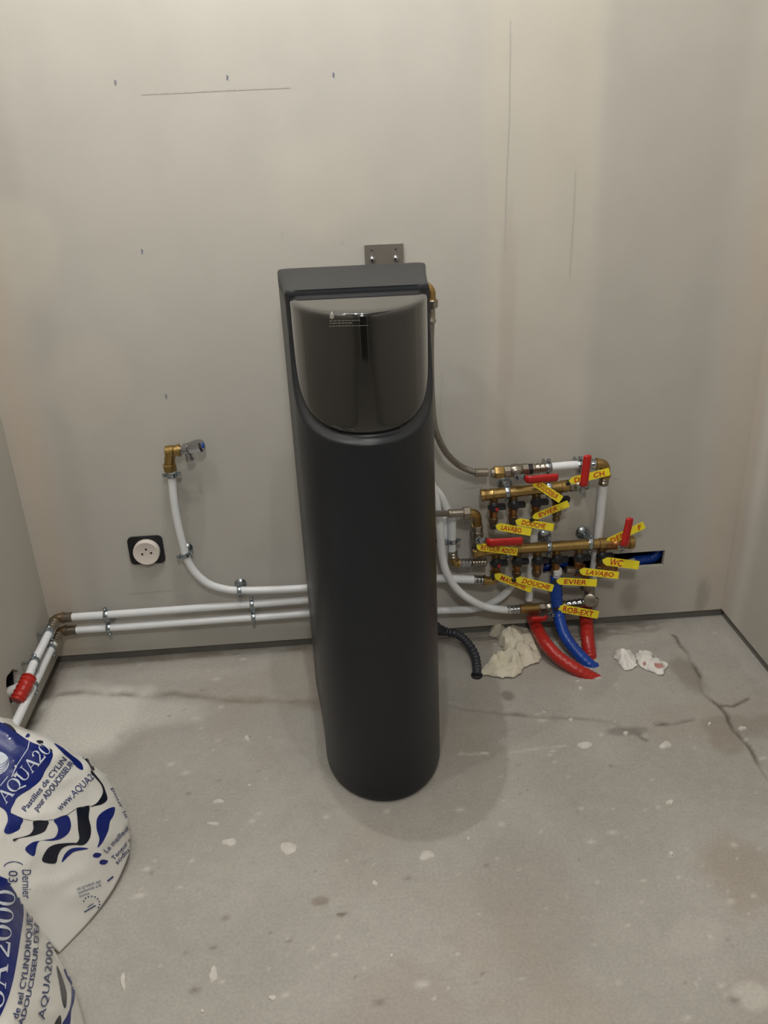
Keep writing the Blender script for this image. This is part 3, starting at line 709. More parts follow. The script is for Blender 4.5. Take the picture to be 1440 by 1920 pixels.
# ------------------------------------------------------------------ manifolds
def manifold(p, q, outs, label, r=.0135):
    p, q = Vector(p), Vector(q); t = (q-p).normalized(); ln = (q-p).length
    o = thing('manifold', label, 'manifold', (p+q)/2)
    b = MB(); pr = [(0, .0115), (.001, .0158), (.008, .0158), (.009, .0138), (.011, .0138), (.012, .0152), (.030, .0152), (.032, r)]
    for s in outs:
        pr += [(s-.012, r), (s, r*1.06), (s+.012, r)]
    pr = sorted([x for x in pr if x[0] <= .032 or x[0] > .034])
    pr += [(ln-.016, r), (ln-.015, .0152), (ln-.001, .0152), (ln, .0115)]
    b.lathe(p, t, pr, 22); b.build('bar', 'brass', o)
    return o, t
def outlet(o, p, red=False, stub=True, tail=.006, ang=0.0):
    """outlet valve hanging under the bar: neck, black knob with a lever wing, brass body, nut"""
    p = Vector(p); dn = Vector((0, 0, -1)); f = OUT
    b = MB(); b.lathe(p+UPV*.006, dn, [(0, .008), (.006, .008), (.007, .0105), (.012, .0105), (.013, .0095)], 14); b.build('neck', 'brass', o)
    c = p+dn*.018
    b = MB(); b.lathe(c-UPV*-.012, dn, [(0, .0095), (.003, .0118), (.014, .0118), (.020, .0105), (.024, .0115), (.030, .0115), (.031, .0095), (.046, .0095)], 16)
    bd = b.build('outlet_valve', 'copper', o)
    b = MB(); b.lathe(c+f*.006+UPV*.004, f, [(0, .0125), (.012, .0130), (.015, .0105), (.016, .004)], 18)
    wq = Vector((math.cos(ang), 0, math.sin(ang))); up = wq.cross(f)
    b.box(c+f*.013+UPV*.004+wq*.014, wq*.013, f*.0075, up*.0068); b.box(c+f*.013+UPV*.004-wq*.008, wq*.009, f*.006, up*.005)
    kb = b.build('valve_knob', 'black', bd, bevel=.0018)
    if red: MB().lathe(c+f*.0215+UPV*.001+wq*.004, f, [(0, .0045), (.0015, .004)], 10).build('red_indicator', 'red', bd, label='red indicator dot')
    if stub:
        b = MB(); nut(b, c+dn*.030, c+dn*.044, .0118, 8); cyl(b, c+dn*.043, c+dn*(.043+tail), .0090); b.build('outlet_nut', 'dullbrass', o)
    return c+dn*(.034)
mo = .052
A0, A1 = wall(901, 929, mo), wall(1064, 911, mo); A1.z = A0.z+(A1.z-A0.z)*1.0
mU, tU = manifold(A0, A1, [.033, .088, .150, .208], 'upper brass manifold bar with four black-knobbed outlets')
outU = []
for px, py, rd in ((926, 930, True), (963, 926, False), (1006, 921, False), (1046, 916, False)):
    outU.append(outlet(mU, wall(px, py, mo)-UPV*.010, rd, tail=.018))
B0, B1 = wall(887, 1034, mo), wall(1134, 1019, mo)
mL, tL = manifold(B0, B1, [.05, .108, .168, .226, .286, .345], 'lower brass manifold bar with six black-knobbed outlets')
outL = []
for k, (px, py, rd) in enumerate(((930, 1036, True), (970, 1033, False), (1008, 1031, False), (1044, 1029, False), (1086, 1026, False), (1129, 1023, False))):
    outL.append(outlet(mL, wall(px, py, mo)-UPV*.010, rd))
def bar_clip(px, py, rx, ry, t, label):
    c = wall(px, py, mo); o = thing('manifold_clip', label, 'pipe clip', (c.x, D, c.z), 'zinc manifold clips')
    rp = .0138; w_ = .006
    MB().lathe(c-t*w_, t, [(0, rp+.0004), (.0004, rp+.0024), (.003, rp+.003), (2*w_-.003, rp+.003), (2*w_, rp+.0004)], 22).build('collar', 'zinc', o)
    for s in (1, -1):
        p = c+UPV*s*(rp+.007); MB().box(p, (.0048, 0, 0), (0, .003, 0), (0, 0, .0062)).build('ear', 'zinc', o, bevel=.001)
        MB().lathe(p+OUT*.003+UPV*s*.001, OUT, [(0, .0044), (.002, .0044), (.004, .003), (.0045, .001)], 10).build('screw', 'zinc', o)
    rr = wall(rx, ry); MB().tube([c+Vector((0, rp, 0)), rr+OUT*.004], .004, 10).build('stud', 'zinc', o)
    MB().lathe((rr.x, D-.0003, rr.z), OUT, [(0, .0185), (.002, .0185), (.006, .015), (.009, .008), (.013, .006)], 24).build('wall_plate', 'zinc', o)
bar_clip(951, 922, 946, 906, tU, 'zinc clip around the left part of the upper manifold')
bar_clip(1029, 914, 1030, 900, tU, 'zinc clip around the right part of the upper manifold behind the tilted tag')
bar_clip(1029, 1024, 1020, 1004, tL, 'zinc clip around the middle of the lower manifold')
bar_clip(1106, 1018, 1092, 998, tL, 'zinc clip around the lower manifold left of the upright red lever')
bar_clip(952, 1032, 950, 1024, tL, 'zinc clip around the lower manifold behind the two-word tag')

# ------------------------------------------------------------------ lever ball valves
def ball_valve(p, q, stem, ldir, llen, label, body='nickel', lw=.0112, bend=.012):
    """body from p to q, stem towards `stem`, red lever along ldir"""
    p, q = Vector(p), Vector(q); t = (q-p).normalized(); ln = (q-p).length; c = (p+q)/2; f = Vector(stem).normalized(); ld_ = Vector(ldir).normalized()
    o = thing('ball_valve', label, 'valve', c, 'red lever ball valves')
    b = MB(); nut(b, p, p+t*ln*.28, .0155, 8); nut(b, q-t*ln*.28, q, .0155, 8)
    b.lathe(p+t*ln*.24, t, [(0, .0125), (ln*.08, .0155), (ln*.26, .0175), (ln*.44, .0155), (ln*.52, .0125)], 18)
    b.lathe(c+f*.010, f, [(0, .0105), (.012, .0105), (.013, .008), (.016, .008)], 14); b.build('valve_body', body, o)
    s = c+f*.028
    b = MB(); nut(b, s-f*.001, s+f*.006, .0085); b.lathe(s+f*.005, f, [(0, .0045), (.005, .0045), (.006, .003)], 10); b.build('lever_nut', 'chrome', o)
    a0 = s-ld_*.010; a1 = s+ld_*.014; a2 = s+ld_*.024+f*bend
    b = MB(); b.tube(smooth([a0, s, a1, a2, a2+ld_*.012], 4), .0090, 10, flat=.2, ref=f); b.build('lever', 'zinc', o)
    pts = smooth([a1.lerp(a2, .35), a2, a2+ld_*llen*.4, a2+ld_*llen*.8, a2+ld_*llen], 6); n_ = len(pts)
    rr = [lw*(.82+.18*min(1, i/5)) for i in range(n_)]; rr[-1] = lw*.55; rr[-2] = lw*.85; rr[0] = lw*.8
    b = MB(); b.tube(pts, rr, 16, flat=.55, ref=f); b.build('lever_grip', 'red', o)
    return o
# supply valve on the braided hose, level lever
v0, v1 = wall(928, 886, .05), wall(991, 880, .05)
ball_valve(wall(944, 885, .05), v1, (0, -1, -.25), (1, 0, .03), .070, 'ball valve with level red lever at the end of the curved braided hose')
vn = thing('union_nut', 'brass union nut between the curved hose and its red lever valve', 'nut', v0)
b = MB(); nut(b, wall(926, 886, .05), wall(945, 885, .05), .0160); b.build('hex_nut', 'brass', vn)
b = MB(); cyl(b, wall(920, 887, .05), wall(928, 886, .05), .0115); b.build('collar', 'nickel', vn)
# valve at the right end of the upper manifold, lever upright
ball_valve(wall(1066, 911, mo), wall(1102, 906, mo), (0, -1, -.12), (.06, 0, 1), .074, 'ball valve with upright red lever at the right end of the upper manifold', lw=.0100)
# return valve standing on the left end of the lower manifold
ball_valve(wall(894, 984, mo), wall(894, 1021, mo), (0.1, -1, -.1), (1, 0, -.01), .080, 'ball valve with level red lever under the brass elbow of the short hose', body='nickel')
el = thing('brass_elbow', 'brass elbow between the short hose and the return valve', 'pipe fitting', wall(890, 970, mo))
b = MB(); elbow(b, wall(878, 963, .080), wall(895, 963, .074), wall(894, 985, mo), .0115); b.build('elbow_bend', 'brass', el)
el2 = thing('brass_tee', 'brass foot joining the return valve to the lower manifold end', 'pipe fitting', wall(892, 1030, mo))
b = MB(); cyl(b, wall(894, 1019, mo), wall(893, 1034, mo), .0130); nut(b, wall(885, 1035, mo), wall(905, 1033, mo), .0168, 8); b.build('tee_body', 'brass', el2)
# valve at the right end of the lower manifold, lever upright
ball_valve(wall(1134, 1020, mo), wall(1180, 1017, mo), (0.05, -1, -.15), (.10, 0, 1), .072, 'ball valve with upright red lever at the right end of the lower manifold', body='copper', lw=.0100)
b = MB(); p = wall(1178, 1017, mo); cyl(b, p, p+Vector((.014, 0, 0)), .0175); tag(b.build('end_cap', 'brass'), 'brass end cap right of the upright lever on the lower manifold', 'pipe fitting')
# low outdoor-tap valve
rv0, rv1 = wall(1010, 1141, .045), wall(1052, 1136, .045)
ball_valve(rv0, rv1, (0, -1, -.22), (-1, 0, .0), .034, 'ball valve with red lever turned left above the red sleeve', lw=.0085)

# ------------------------------------------------------------------ pipes and fittings on the right
ft = thing('press_fitting', 'ribbed nickel press fitting behind the level lever of the hose valve', 'pipe fitting', wall(1005, 878, .05))
b = MB(); rib(b, wall(997, 879, .05), wall(1034, 875, .05), .0125, 4); b.build('sleeve', 'nickel', ft)
b = MB(); cyl(b, wall(990, 880, .05), wall(998, 879, .05), .0130); b.build('seal_ring', 'black', ft)
pipe('water_pipe', [wall(1028, 876, .05), wall(1060, 873, .05), wall(1092, 871, .05)], 'short white pipe behind the upper upright red lever', .0100)
clip(wall(1028, 876, .05), (1, 0, 0), (0, 1, 0), 'zinc pipe clip left of the short white pipe above the manifolds', rosette=False)
clip(wall(1087, 872, .05), (1, 0, 0), (0, 1, 0), 'zinc pipe clip behind the upper upright red lever', rosette=False)
cf = thing('corner_fitting', 'brass elbow with ribbed sleeves at the top right of the pipework', 'pipe fitting', wall(1134, 873, .05))
b = MB(); rib(b, wall(1090, 871, .05), wall(1120, 870, .05), .0128, 3); b.build('sleeve', 'chrome', cf)
b = MB(); elbow(b, wall(1117, 870, .05), wall(1135, 870, .05), wall(1134, 893, .045), .0125); b.build('elbow', 'brass', cf)
b = MB(); rib(b, wall(1134, 889, .045), wall(1131, 908, .042), .0128, 3); b.build('sleeve', 'nickel', cf)
pipe('water_pipe', [wall(1132, 900, .042), wall(1128, 940, .035), wall(1122, 1000, .028), wall(1116, 1050, .026), wall(1110, 1098, .030)], 'white upright pipe right of the manifolds', .0112)
pipe('water_pipe', [wall(1003, 985, .028), wall(1000, 1020, .026), wall(995, 1070, .028), wall(992, 1125, .032)], 'white upright pipe passing behind the middle of the lower manifold', .0100)
lf = thing('press_fitting', 'nickel elbow fitting under the white upright pipe above the red conduit', 'pipe fitting', wall(1105, 1110, .035))
b = MB(); elbow(b, wall(1104, 1086, .032), wall(1106, 1120, .036), wall(1106, 1126, .075), .0140); cyl(b, wall(1098, 1088, .032), wall(1099, 1104, .033), .0150); b.build('elbow', 'nickel', lf)
b = MB(); cyl(b, wall(1104, 1128, .05), wall(1119, 1128, .05), .0135); b.build('side_branch', 'nickel', lf)
MB().lathe(wall(1116, 1127, .05), (1, -.5, 0), [(0, .010), (.006, .010), (.009, .006)], 14).build('brass_plug', 'brass', lf, label='brass plug')
rf = thing('press_fitting', 'ribbed nickel sleeve above the tag of the outdoor tap', 'pipe fitting', wall(1080, 1132, .05))
b = MB(); rib(b, wall(1056, 1135, .048), wall(1104, 1129, .05), .0125, 5); b.build('sleeve', 'chrome', rf)
b = MB(); cyl(b, wall(1050, 1136, .046), wall(1060, 1134, .048), .0130); b.build('brass_end', 'brass', rf)
lf2 = thing('press_fitting', 'ribbed nickel sleeve where the looped white pipe meets the low red valve', 'pipe fitting', wall(960, 1143, .05))
b = MB(); rib(b, wall(950, 1144, .05), wall(976, 1142, .048), .0120, 4); b.build('sleeve', 'chrome', lf2)
b = MB(); cyl(b, wall(974, 1142, .048), wall(1010, 1140, .045), .0130); b.build('brass_end', 'brass', lf2)
pipe('water_pipe', [wall(790, 870, .06), wall(812, 915, .06), wall(824, 980, .06), wall(829, 1040, .062), wall(838, 1075, .064), wall(858, 1106, .064), wall(890, 1129, .065), wall(920, 1140, .056), wall(956, 1144, .05)], 'white pipe looping from behind the cabinet down to the low red valve', .0100)
pipe('water_pipe', [wall(800, 1146, .03), wall(850, 1144, .03), wall(888, 1142, .028), wall(915, 1134, .028), wall(940, 1119, .030), wall(956, 1103, .034), wall(966, 1084, .042), wall(969, 1068, .050)], 'white pipe sweeping up behind the loop to the second lower outlet', .0098)
pipe('water_pipe', [wall(800, 1084, .05), wall(845, 1085, .05), wall(892, 1087, .05)], 'short level white pipe leading to the leftmost lower outlet', .0105)
sfz = thing('press_fitting', 'ribbed sleeve and brass elbow under the leftmost lower outlet', 'pipe fitting', wall(905, 1088, .05))
b = MB(); rib(b, wall(888, 1087, .05), wall(907, 1088, .05), .0125, 3); b.build('sleeve', 'chrome', sfz)
b = MB(); elbow(b, wall(906, 1088, .05), wall(928, 1090, .05), wall(929, 1072, .052), .0115); b.build('elbow', 'brass', sfz)
pipe('water_pipe', [wall(848, 965, .04), wall(848, 1000, .04), wall(848, 1036, .04)], 'short white upright pipe right beside the cabinet', .0100)
pipe('water_pipe', [wall(834, 968, .022), wall(834, 1010, .022), wall(833, 1060, .022)], 'white upright pipe half hidden by the cabinet edge', .0090)
pipe('water_pipe', [wall(785, 880, .03), wall(808, 908, .03), wall(826, 930, .026), wall(836, 950, .024), wall(841, 962, .024)], 'short white pipe slanting out from behind the cabinet', .0100)
clip(wall(848, 1014, .04), (0, 0, 1), (0, 1, 0), 'zinc pipe clip on the short upright pipe beside the cabinet', rosette=False)
clip(wall(834, 1014, .022), (0, 0, 1), (0, 1, 0), 'zinc pipe clip on the half-hidden upright pipe at the cabinet edge')
sb = thing('corner_fitting', 'brass elbow with two ribbed sleeves left of the lower manifold', 'pipe fitting', wall(850, 1052, .04))
b = MB(); rib(b, wall(849, 1032, .04), wall(850, 1047, .04), .0115, 3); b.build('sleeve', 'nickel', sb)
b = MB(); elbow(b, wall(850, 1046, .04), wall(851, 1056, .04), wall(862, 1056, .04), .0105); b.build('elbow', 'brass', sb)
b = MB(); rib(b, wall(861, 1056, .04), wall(884, 1055, .04), .0120, 4); b.build('sleeve', 'chrome', sb)
b = MB(); rib(b, wall(886, 1055, .04), wall(912, 1054, .042), .0115, 5); b.build('sleeve', 'nickel', sb)
# outlet tails
tl_ = thing('outlet_tail', 'white plastic union between the fourth lower outlet and the blue conduit', 'pipe fitting', outL[3])
b = MB(); cyl(b, wall(1044, 1066, mo), wall(1044, 1076, mo), .0135); cyl(b, wall(1044, 1074, mo), wall(1043, 1094, mo), .0105); b.build('union', 'pipe', tl_)
tl2 = thing('outlet_tail', 'brass and nickel union under the fifth lower outlet', 'pipe fitting', outL[4])
b = MB(); cyl(b, wall(1060, 1068, mo), wall(1082, 1071, mo), .0105); b.build('sleeve', 'nickel', tl2)
b = MB(); elbow(b, wall(1078, 1071, mo), wall(1088, 1073, mo), wall(1088, 1060, mo), .0110); cyl(b, wall(1086, 1072, mo), wall(1102, 1076, mo), .0115); b.build('elbow', 'copper', tl2)
tl3 = thing('outlet_tail', 'brass elbow leading from the last lower outlet into the wall opening', 'pipe fitting', outL[5])
b = MB(); elbow(b, wall(1130, 1052, mo), wall(1132, 1068, mo), wall(1150, 1064, .01), .0110); nut(b, wall(1128, 1062, mo), wall(1146, 1063, .03), .0140, 8); b.build('elbow', 'copper', tl3)
for k, ps in enumerate((((926, 978), (926, 1000)), ((963, 974), (963, 996)), ((1005, 968), (1004, 990)))):
    pass

# conduits
def conduit(pts, label, mt, r=.0155):
    pts = smooth(pts, 12); b = MB(); b.tube(pts, [r+.0007*math.sin(i*1.9)*(1 if i % 7 else 1.6) for i in range(len(pts))], 20)
    return tag(b.build('conduit', mt, ang=70), label, 'conduit', 'coloured conduits from the floor')
conduit([wall(1043, 1082, mo+.002), wall(1043, 1110, .056), wall(1046, 1145, .065), gnd(1056, 1185, .055), gnd(1076, 1216, .028), gnd(1104, 1245, .0), gnd(1116, 1254, -.012)], 'blue conduit dropping from the manifold into the floor', 'bluesleeve')
conduit([wall(999, 1154, .040), wall(1005, 1174, .052), gnd(1022, 1205, .050), gnd(1048, 1233, .030), gnd(1082, 1256, .012), gnd(1112, 1272, -.008), gnd(1126, 1280, -.018)], 'long bent red conduit leaning forward under the low red valve', 'redsleeve', .0165)
conduit([wall(1098, 1140, .040), wall(1099, 1160, .045), gnd(1102, 1200, .030), gnd(1105, 1226, .004), gnd(1107, 1240, -.015)], 'upright red conduit below the outdoor tap tag', 'redsleeve', .0175)
conduit([(HX1+.005, D+.045, HZ1-.014), wall(1225, 1044, -.040), wall(1200, 1050, -.035), wall(1188, 1053, -.03)], 'blue conduit end inside the wall opening', 'bluesleeve', .0150)
pipe('water_pipe', [wall(1195, 1051, -.034), wall(1175, 1056, -.02), wall(1150, 1062, .004)], 'white pipe inside the wall opening', .0100)
conduit([wall(1062, 1052, -.05), wall(1040, 1058, -.05), wall(1015, 1064, -.05)], 'dark blue conduit deep in the wall opening behind the outlets', 'bluesleeve', .0150)

# ------------------------------------------------------------------ hand-written tags
def label_tag(a, b_, txt, lab, o0=.075, o1=.085, wd=.0190, tilt=0.25, t0=.20, t1=.88, th=.62, cover=None):
    p, q = wall(a[0], a[1], o0), wall(b_[0], b_[1], o1)
    t = (q-p).normalized(); ln = (q-p).length; nv = Vector((0, -1, tilt)); nv = (nv-t*nv.dot(t)).normalized(); up = nv.cross(t).normalized()
    if up.z < 0: up = -up
    n3 = t.cross(up); n3 = n3 if n3.y < 0 else -n3
    o = thing('label_tag', lab, 'tag', p, 'yellow hand-written tags')
    h = wd/2; tip = wd*.75
    pts = [p, p+t*tip*.35+up*h*.35, p+t*tip+up*h, q+up*h-t*.001, q+up*(h-.001), q-up*(h-.001), q-up*h-t*.001, p+t*tip-up*h, p+t*tip*.35-up*h*.35]
    MB().prism([x-n3*.0006 for x in pts], n3*.0012).build('plate', 'yellow', o, ang=20)
    if txt:
        v, f = text_geo(txt, shear=random.uniform(0, .25), bold=.022, space=1.05); n_ = len(v)
        fh = wd*th; vv = []
        for x, y in v:
            wob = .06*math.sin(x*17+len(txt))
            vv.append(p+t*(ln*(t0+(t1-t0)*x))+up*((y-.5+wob)*fh)+n3*.0010)
        MB().add(vv, f).build('handwriting', 'ink', o, normals=False, label='red handwriting')
    b = MB(); c = p+t*.006
    ring_ = [c+up*math.sin(x)*.004-n3*.002+n3*math.cos(x)*.006-t*.004 for x in [2*math.pi*k/12 for k in range(13)]]
    b.tube(ring_, .0016, 8, caps=False); b.box(c-t*.006-up*.004+n3*.002, t*.005, up*.0035, n3*.003); b.build('cable_tie', 'black', o)
    return o
label_tag((995, 899), (1052, 937), 'ADOUCISSEUR', 'yellow tag hanging diagonally from the hose valve lever', .085, .095)
label_tag((1064, 904), (1143, 884), 'DEP  CH', 'yellow tag crossing behind the upper upright red lever', .060, .066, t0=.16)
label_tag((926, 986), (996, 998), 'LAVABO', 'yellow tag reading LAVABO directly above the long level red lever', t1=.74)
label_tag((963, 977), (1038, 989), 'DOUCHE', 'yellow tag reading DOUCHE under the upper manifold', t1=.80)
label_tag((996, 972), (1066, 944), 'EVIER .', 'yellow tag reading EVIER slanting up under the upper manifold', t1=.8, wd=.017)
label_tag((890, 1024), (970, 1035), 'RETOUR ADOU', 'yellow tag with two words lying over the left end of the lower manifold', .085, .088, t0=.14, t1=.97)
label_tag((1132, 1020), (1208, 984), 'DEPT    F', 'yellow tag crossing behind the lower upright red lever', .060, .062, t0=.16, t1=.93)
label_tag((1126, 1051), (1198, 1060), 'WC', 'yellow tag reading WC over the wall opening', t0=.25, t1=.58, wd=.022, th=.75)
label_tag((1083, 1070), (1160, 1079), 'LAVABO', 'yellow tag reading LAVABO right under the wall opening', t1=.88)
label_tag((1040, 1089), (1119, 1093), 'EVIER', 'yellow tag reading EVIER beside the top of the blue conduit', t0=.22, t1=.75)
label_tag((924, 1077), (997, 1105), 'MACHINE', 'yellow tag reading MACHINE under the leftmost lower outlet', t1=.85)
label_tag((964, 1085), (1037, 1103), 'DOUCHE', 'yellow tag reading DOUCHE between the MACHINE tag and the blue conduit', .080, .090, t1=.93)
label_tag((1043, 1139), (1122, 1153), 'ROB-EXT', 'yellow tag reading ROB-EXT, lowest of all the tags', t0=.16, t1=.88, wd=.021, th=.68)

# ------------------------------------------------------------------ crumpled paper
def crumple(pts_h, name, label, cat, mt, amp, seed, sub=3, base=.0):
    """sheet over a star-shaped outline, pushed up in creases; solidified"""
    out = [gnd(x, y) for x, y in pts_h]; c = sum(out, Vector())/len(out); n = len(out)
    V, F = [], []; rings = 22; m_ = n*4
    ol = smooth(out+[out[0]], 9)[:-1]
    for j in range(rings+1):
        s = j/rings
        for k in range(len(ol)):
            p = c.lerp(ol[k], s) if j else c
            h = amp*(1-s**2.2)
            nz = noise.noise(Vector((p.x*26+seed, p.y*26, seed)))*1.1+(.35-abs(noise.noise(Vector((p.x*38, p.y*38+seed, 3)))))*1.1
            z = base+.004+h*(.55+.9*nz)+amp*.14*(.5-abs(noise.noise(Vector((p.x*90, p.y*90, seed)))))
            V.append(Vector((p.x+.006*noise.noise(p*70+Vector((seed, 0, 0))), p.y+.006*noise.noise(p*70+Vector((0, seed, 0))), max(.0025, z))))
    kk = len(ol)
    for j in range(rings):
        for k in range(kk):
            a = j*kk+k; b2 = j*kk+(k+1) % kk; F.append((a, b2, b2+kk, a+kk))
    b = MB(); b.add(V, F)
    bot = [Vector((v.x, v.y, max(.0008, v.z-.0022))) for v in V]; o = len(b.v); b.add(bot, [tuple(reversed(f)) for f in F])
    e = rings*kk; b.f += [(e+k, e+(k+1) % kk, e+(k+1) % kk+o, e+k+o) for k in range(kk)]
    ob = b.build(name, mt, ang=50); return tag(ob, label, cat)
crumple([(898, 1264), (930, 1240), (948, 1225), (932, 1205), (940, 1186), (968, 1178), (1000, 1186), (1013, 1205), (1012, 1240), (985, 1252), (968, 1270), (935, 1272)], 'crumpled_paper', 'large crumpled beige paper beside the corrugated hose', 'paper', 'paper', .040, 3.1)
crumple([(918, 1194), (925, 1168), (945, 1162), (952, 1178), (938, 1196)], 'paper_scrap', 'small brownish paper scrap against the wall behind the crumpled paper', 'paper', 'paper', .02, 8.3)
crumple([(1152, 1232), (1162, 1222), (1185, 1226), (1192, 1250), (1172, 1258), (1160, 1246)], 'crumpled_tissue', 'left of two crumpled white tissues on the floor, clean white', 'tissue', 'tissue', .020, 5.2)
t_ = crumple([(1190, 1232), (1200, 1222), (1220, 1230), (1228, 1242), (1252, 1246), (1242, 1266), (1222, 1262), (1202, 1252)], 'crumpled_tissue', 'right of two crumpled white tissues, with reddish stains', 'tissue', 'tissue', .020, 6.7)
bt = BVHTree.FromPolygons([v.co+t_.location for v in t_.data.vertices], [tuple(p.vertices) for p in t_.data.polygons])
decal(bt, [outline([(1205, 1243), (1210, 1240), (1212, 1246), (1207, 1249)]), outline([(1226, 1243), (1240, 1244), (1244, 1250), (1236, 1254), (1228, 1250)])], 'red_stain', 'pink', t_, sub=4)

# ------------------------------------------------------------------ sacks of salt
def catmull(P, u, v):
    def w_(t): return (-.5*t**3+t*t-.5*t, 1.5*t**3-2.5*t*t+1, -1.5*t**3+2*t*t+.5*t, .5*t**3-.5*t*t)
    nv, nu = len(P), len(P[0]); fu, fv = u*(nu-1), v*(nv-1); iu, iv = min(int(fu), nu-2), min(int(fv), nv-2)
    wu, wv = w_(fu-iu), w_(fv-iv); r_ = Vector()
    for b in range(4):
        for a in range(4):
            r_ += P[min(max(iv-1+b, 0), nv-1)][min(max(iu-1+a, 0), nu-1)]*(wu[a]*wv[b])
    return r_
def sack(net, name, label, back, seed, amp=.009, nu=56, nv=56):
    P = [[gnd(x, y, z) for x, y, z in row] for row in net]
    V = [catmull(P, i/nu, j/nv) for j in range(nv+1) for i in range(nu+1)]
    F = []; q = nu+1
    for j in range(nv):
        for i in range(nu): a = j*q+i; F.append((a, a+1, a+1+q, a+q))
    # folds in the film
    N_ = []
    for j in range(nv+1):
        for i in range(nu+1):
            a = V[j*q+min(i+1, nu)]-V[j*q+max(i-1, 0)]; b2 = V[min(j+1, nv)*q+i]-V[max(j-1, 0)*q+i]
            n = a.cross(b2); n = n.normalized() if n.length > 0 else Vector((0, 0, 1)); N_.append(n if n.z > 0 or n.y < 0 else -n)
    W = []
    for k, (p, n) in enumerate(zip(V, N_)):
        f1 = noise.noise(Vector((p.x*9+seed, p.y*9, p.z*5))); f2 = 1-abs(noise.noise(Vector((p.x*16+seed, p.y*16+p.z*12, p.z*10))))*2
        f3 = noise.noise(p*45+Vector((seed, 0, 0)))
        edge = min(1, min(k % q, nu-k % q)/6)*min(1, min(k//q, nv-k//q)/6)
        W.append(p+n*((amp*f1+amp*.55*max(0, f2)**2+amp*.12*f3)*edge))
    bk = []
    for k, p in enumerate(W):
        i, j = k % q, k//q; s = min(1, min(i, nu-i)/10)*min(1, min(j, nv-j)/10); s = math.sqrt(max(0, 1-(1-s)**2))
        t = p+Vector(back)*(.012+s*.8); bk.append(Vector((max(L+.006, t.x), t.y, max(.003, t.z))))
    b = MB(); b.add(W, F); o = len(W); b.add(bk, [tuple(reversed(f)) for f in F])
    edge = [i for i in range(nu+1)]+[j*q+nu for j in range(1, nv+1)]+[nv*q+i for i in range(nu-1, -1, -1)]+[j*q for j in range(nv-1, 0, -1)]
    n = len(edge); b.f += [(edge[k], edge[(k+1) % n], edge[(k+1) % n]+o, edge[k]+o) for k in range(n)]
    t = thing(name, label, 'sack', gnd(net[0][2][0], net[0][2][1], 0), 'sacks of softener salt')
    ob = b.build('sack_film', 'film', t, ang=80)
    return t, ob, BVHTree.FromPolygons(W, F)
net1 = [[(112, 1786, .004), (172, 1722, .006), (214, 1664, .012), (240, 1606, .022), (244, 1575, .035), (240, 1556, .045)],
        [(70, 1745, .06), (128, 1660, .085), (172, 1590, .105), (208, 1535, .115), (228, 1515, .098), (230, 1512, .075)],
        [(20, 1700, .13), (70, 1590, .17), (112, 1510, .195), (154, 1458, .19), (184, 1450, .160), (192, 1455, .125)],
        [(-50, 1660, .2), (-10, 1520, .25), (38, 1440, .27), (88, 1404, .265), (122, 1408, .23), (138, 1418, .19)],
        [(-150, 1620, .25), (-110, 1450, .32), (-60, 1385, .33), (-5, 1358, .32), (30, 1362, .285), (50, 1372, .24)],
        [(-230, 1600, .28), (-190, 1420, .35), (-140, 1350, .36), (-70, 1320, .35), (-40, 1325, .31), (-25, 1335, .27)]]
s1, f1, bv1 = sack(net1, 'salt_sack', 'white plastic salt sack leaning on the left wall, the farther of two', (-.10, .05, -.16), 2.0)
net2 = [[(205, 2150, .005), (180, 2010, .012), (158, 1920, .035), (136, 1845, .06), (108, 1792, .09), (78, 1742, .125)],
        [(160, 2150, .09), (128, 1990, .12), (110, 1890, .145), (90, 1815, .165), (70, 1765, .18), (56, 1715, .20)],
        [(70, 2150, .17), (55, 1980, .21), (42, 1870, .235), (35, 1785, .25), (34, 1730, .26), (34, 1680, .265)],
        [(-20, 2150, .23), (-30, 1980, .27), (-30, 1860, .30), (-24, 1760, .315), (-10, 1690, .32), (6, 1640, .32)],
        [(-110, 2150, .27), (-120, 1980, .31), (-120, 1860, .34), (-110, 1740, .36), (-80, 1660, .36), (-50, 1605, .36)]]
s2, f2, bv2 = sack(net2, 'salt_sack', 'white plastic salt sack in the near left corner, the closer of two', (-.14, .02, -.10), 5.0)

def cs(oy): return lambda pts: [(x*.18056, oy+y*.18056) for x, y in pts]
c1, c2 = cs(1320), cs(1600)
def txt(s, p, q, h, conv, bold=0.0, shear=0.0, space=1.0, mid=None):
    if mid is None: mid = ((p[0]+q[0])/2, (p[1]+q[1])/2)
    (p, q, mid) = conv([p, q, mid]); h *= .18056
    p, q, mid = Vector(p), Vector(q), Vector(mid); ctl = 2*mid-(p+q)/2; v, f = text_geo(s, shear, bold, space); out = []
    for x, y in v:
        b_ = p*(1-x)**2+ctl*(2*x*(1-x))+q*x*x; d = ((ctl-p)*(2-2*x)+(q-ctl)*(2*x)).normalized(); b_ = b_+Vector((d.y, -d.x))*(h*y); out.append((b_.x, b_.y))
    return (out, f)
def txt_line(s, p, q, h, conv, bold=0.0, shear=0.0, space=1.0):
    (p, q) = conv([p, q]); h *= .18056
    d = Vector((q[0]-p[0], q[1]-p[1])); n = Vector((d.y, -d.x)).normalized()*h
    v, f = text_geo(s, shear, bold, space)
    return ([(p[0]+d.x*x+n.x*y, p[1]+d.y*x+n.y*y) for x, y in v], f)
